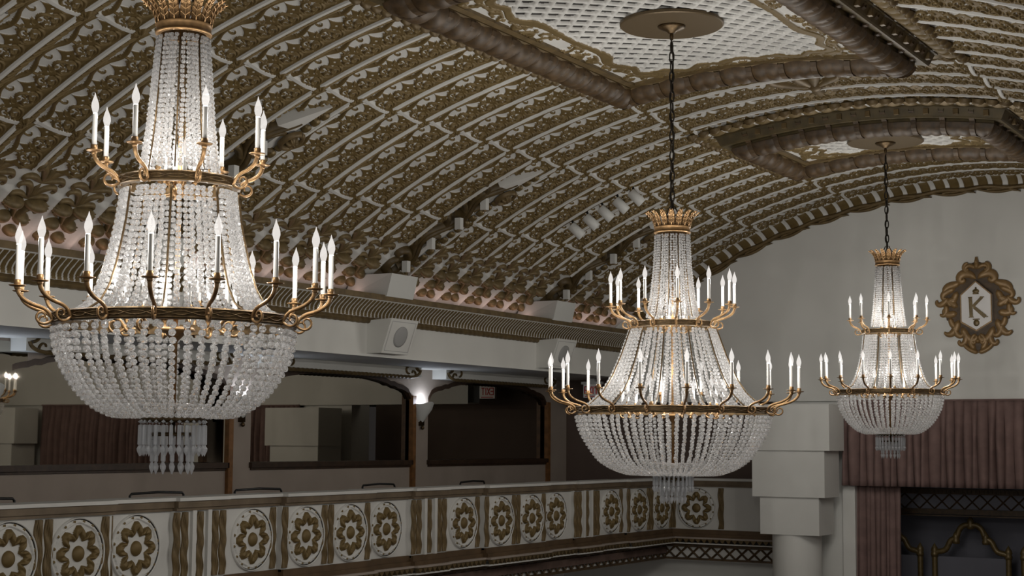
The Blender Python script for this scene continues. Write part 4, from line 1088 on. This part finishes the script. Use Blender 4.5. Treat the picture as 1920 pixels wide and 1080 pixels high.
def EO(p0, a0, L, k0, k1, w0, w1, bl=0, ht=.038, pw=2):
    for sd in (1, -1):
        p = crook((0, 0), a0, L, k0, k1*1.75, pw+.6, 22); p = np.stack([sd*(p0[0]+p[:, 0]), p0[1]+p[:, 1]], 1)
        wv_ = taper(22, w0*.95, w1*.9, bl*1.1, .004); wv_[:4] *= np.array([.1, .5, .8, .95]); mb.orn(emf, p, wv_, taper(22, ht, ht*.8)*np.minimum(1, np.arange(22)/3+.1))
EO((.01, .36), .9, .42, -4, -26, .03, .03, .03)          # big top volutes
EO((.02, .40), .35, .30, 2, 20, .02, .02, .02)
EO((.01, .50), .9, .24, -6, -40, .025, .016, .012)
EO((0, .50), 1.57, .17, 0, -4, .035, .006, .012)          # top finial
EO((.22, .33), -.5, .33, 3, -22, .03, .028, .025)
EO((.30, .24), -.35, .30, 1, -30, .03, .024, .02)
EO((.27, .20), -1.1, .26, -1, 22, .035, .02, .022)
EO((.40, .12), -1.0, .26, 2, 30, .03, .02, .018)
EO((.27, .08), .3, .22, -6, -40, .03, .02, .014)
EO((.27, -.02), .5, .27, 2, -22, .04, .018, .02)
EO((.44, .02), -1.8, .22, 3, 26, .03, .018, .018)
EO((.28, -.10), -.3, .26, 1, 30, .04, .02, .02)
EO((.38, -.16), -1.7, .24, -2, -32, .03, .02, .018)
EO((.26, -.20), -1.3, .34, 1, 16, .045, .022, .02)
EO((.33, -.26), -1.7, .28, -1, -28, .035, .02, .016)
EO((.22, -.30), -1.9, .36, -1, -20, .04, .024, .022)
EO((.16, -.36), -1.6, .30, 1, 32, .035, .02, .016)
EO((.02, -.40), -.5, .24, -5, -46, .022, .016, .014)
EO((.03, -.62), .6, .27, 4, 42, .035, .018, .014)
EO((0, -.66), .15, .24, 3, 3, .035, .03, .0)
mb.dome(emf, (0, -.50), .035, .035, .05); mb.dome(emf, (0, .60), .03, .05, .05)
ob('scrollwork', mb, M_EMB, em, True, world=True)
hexo = [(0, .33), (.215, .14), (.215, -.245), (0, -.375), (-.215, -.245), (-.215, .14)]
mb = MB(); f_ = np.array([(x, z) for x, z in hexo]); n = 6
mb.add(np.concatenate([emf(f_[:, 0], f_[:, 1], np.zeros(6)), emf(f_[:, 0], f_[:, 1], np.full(6, .075))]), [tuple(range(6, 12))]+[(i, (i+1) % 6, 6+(i+1) % 6, 6+i) for i in range(6)]); ob('plaque', mb, M_SIGN, em, False, world=True)
mb = MB(); c = np.concatenate([f_, f_[:1]])
P = []
for k_, h_ in ((1.0, .07), (1.0, .09), (.94, .09), (.94, .07)): P.append(emf(c[:, 0]*k_, c[:, 1]*k_, np.full(7, h_)))
P.append(P[0]); mb.grid(np.stack(P, 1)); ob('plaque_border', mb, M_EMB, em, False, world=True)
mb = MB()
def kb(p0, p1, w0, w1=None):
    w1 = w1 or w0; p0 = np.array(p0, float); p1 = np.array(p1, float); d = (p1-p0)/np.linalg.norm(p1-p0); nn = np.array([-d[1], d[0]])
    c4 = np.array([p0-nn*w0, p0+nn*w0, p1+nn*w1, p1-nn*w1]); mb.add(np.concatenate([emf(c4[:, 0], c4[:, 1], np.full(4, .07)), emf(c4[:, 0], c4[:, 1], np.full(4, .0915+.0002*len(mb.v)))]), [(4, 5, 6, 7), (0, 1, 5, 4), (1, 2, 6, 5), (2, 3, 7, 6), (3, 0, 4, 7)])
kb((-.075, .10), (-.067, -.175), .023); kb((.085, .10), (-.045, -.03), .019); kb((-.03, -.035), (.125, -.175), .020, .026)
for p0, p1 in (((-.105, .10), (-.05, .10)), ((.055, .10), (.112, .10)), ((-.10, -.175), (-.035, -.175)), ((.09, -.175), (.16, -.175))): kb(p0, p1, .006)
ob('letter', mb, M_GOLD, em, False, world=True)
mb = MB(); eh = lambda u, v, h: emf(u, v, h+.07)
mb.dome(eh, (0, .185), .05, .035, .02); kb((-.04, .15), (.04, .15), .008); mb.dome(eh, (0, .225), .015, .02, .02)
ob('crown_badge', mb, M_GOLD, em, False, world=True)
mb = MB(); mb.dome(eh, (0, -.255), .045, .05, .02); kb((-.045, -.205), (.045, -.205), .008); ob('shield_badge', mb, M_GOLD, em, False, world=True)

# ------------------------------------------------------------------ cove lamps behind the cornice
for sd in (-1, 1):
    area('cove_lamp', (sd*5.42, 9.5, 1.70), (0, sd*-.5, 0), .12, 24, COVE_W*12, (1, .66, .58)).rotation_euler = (PI, 0, 0)
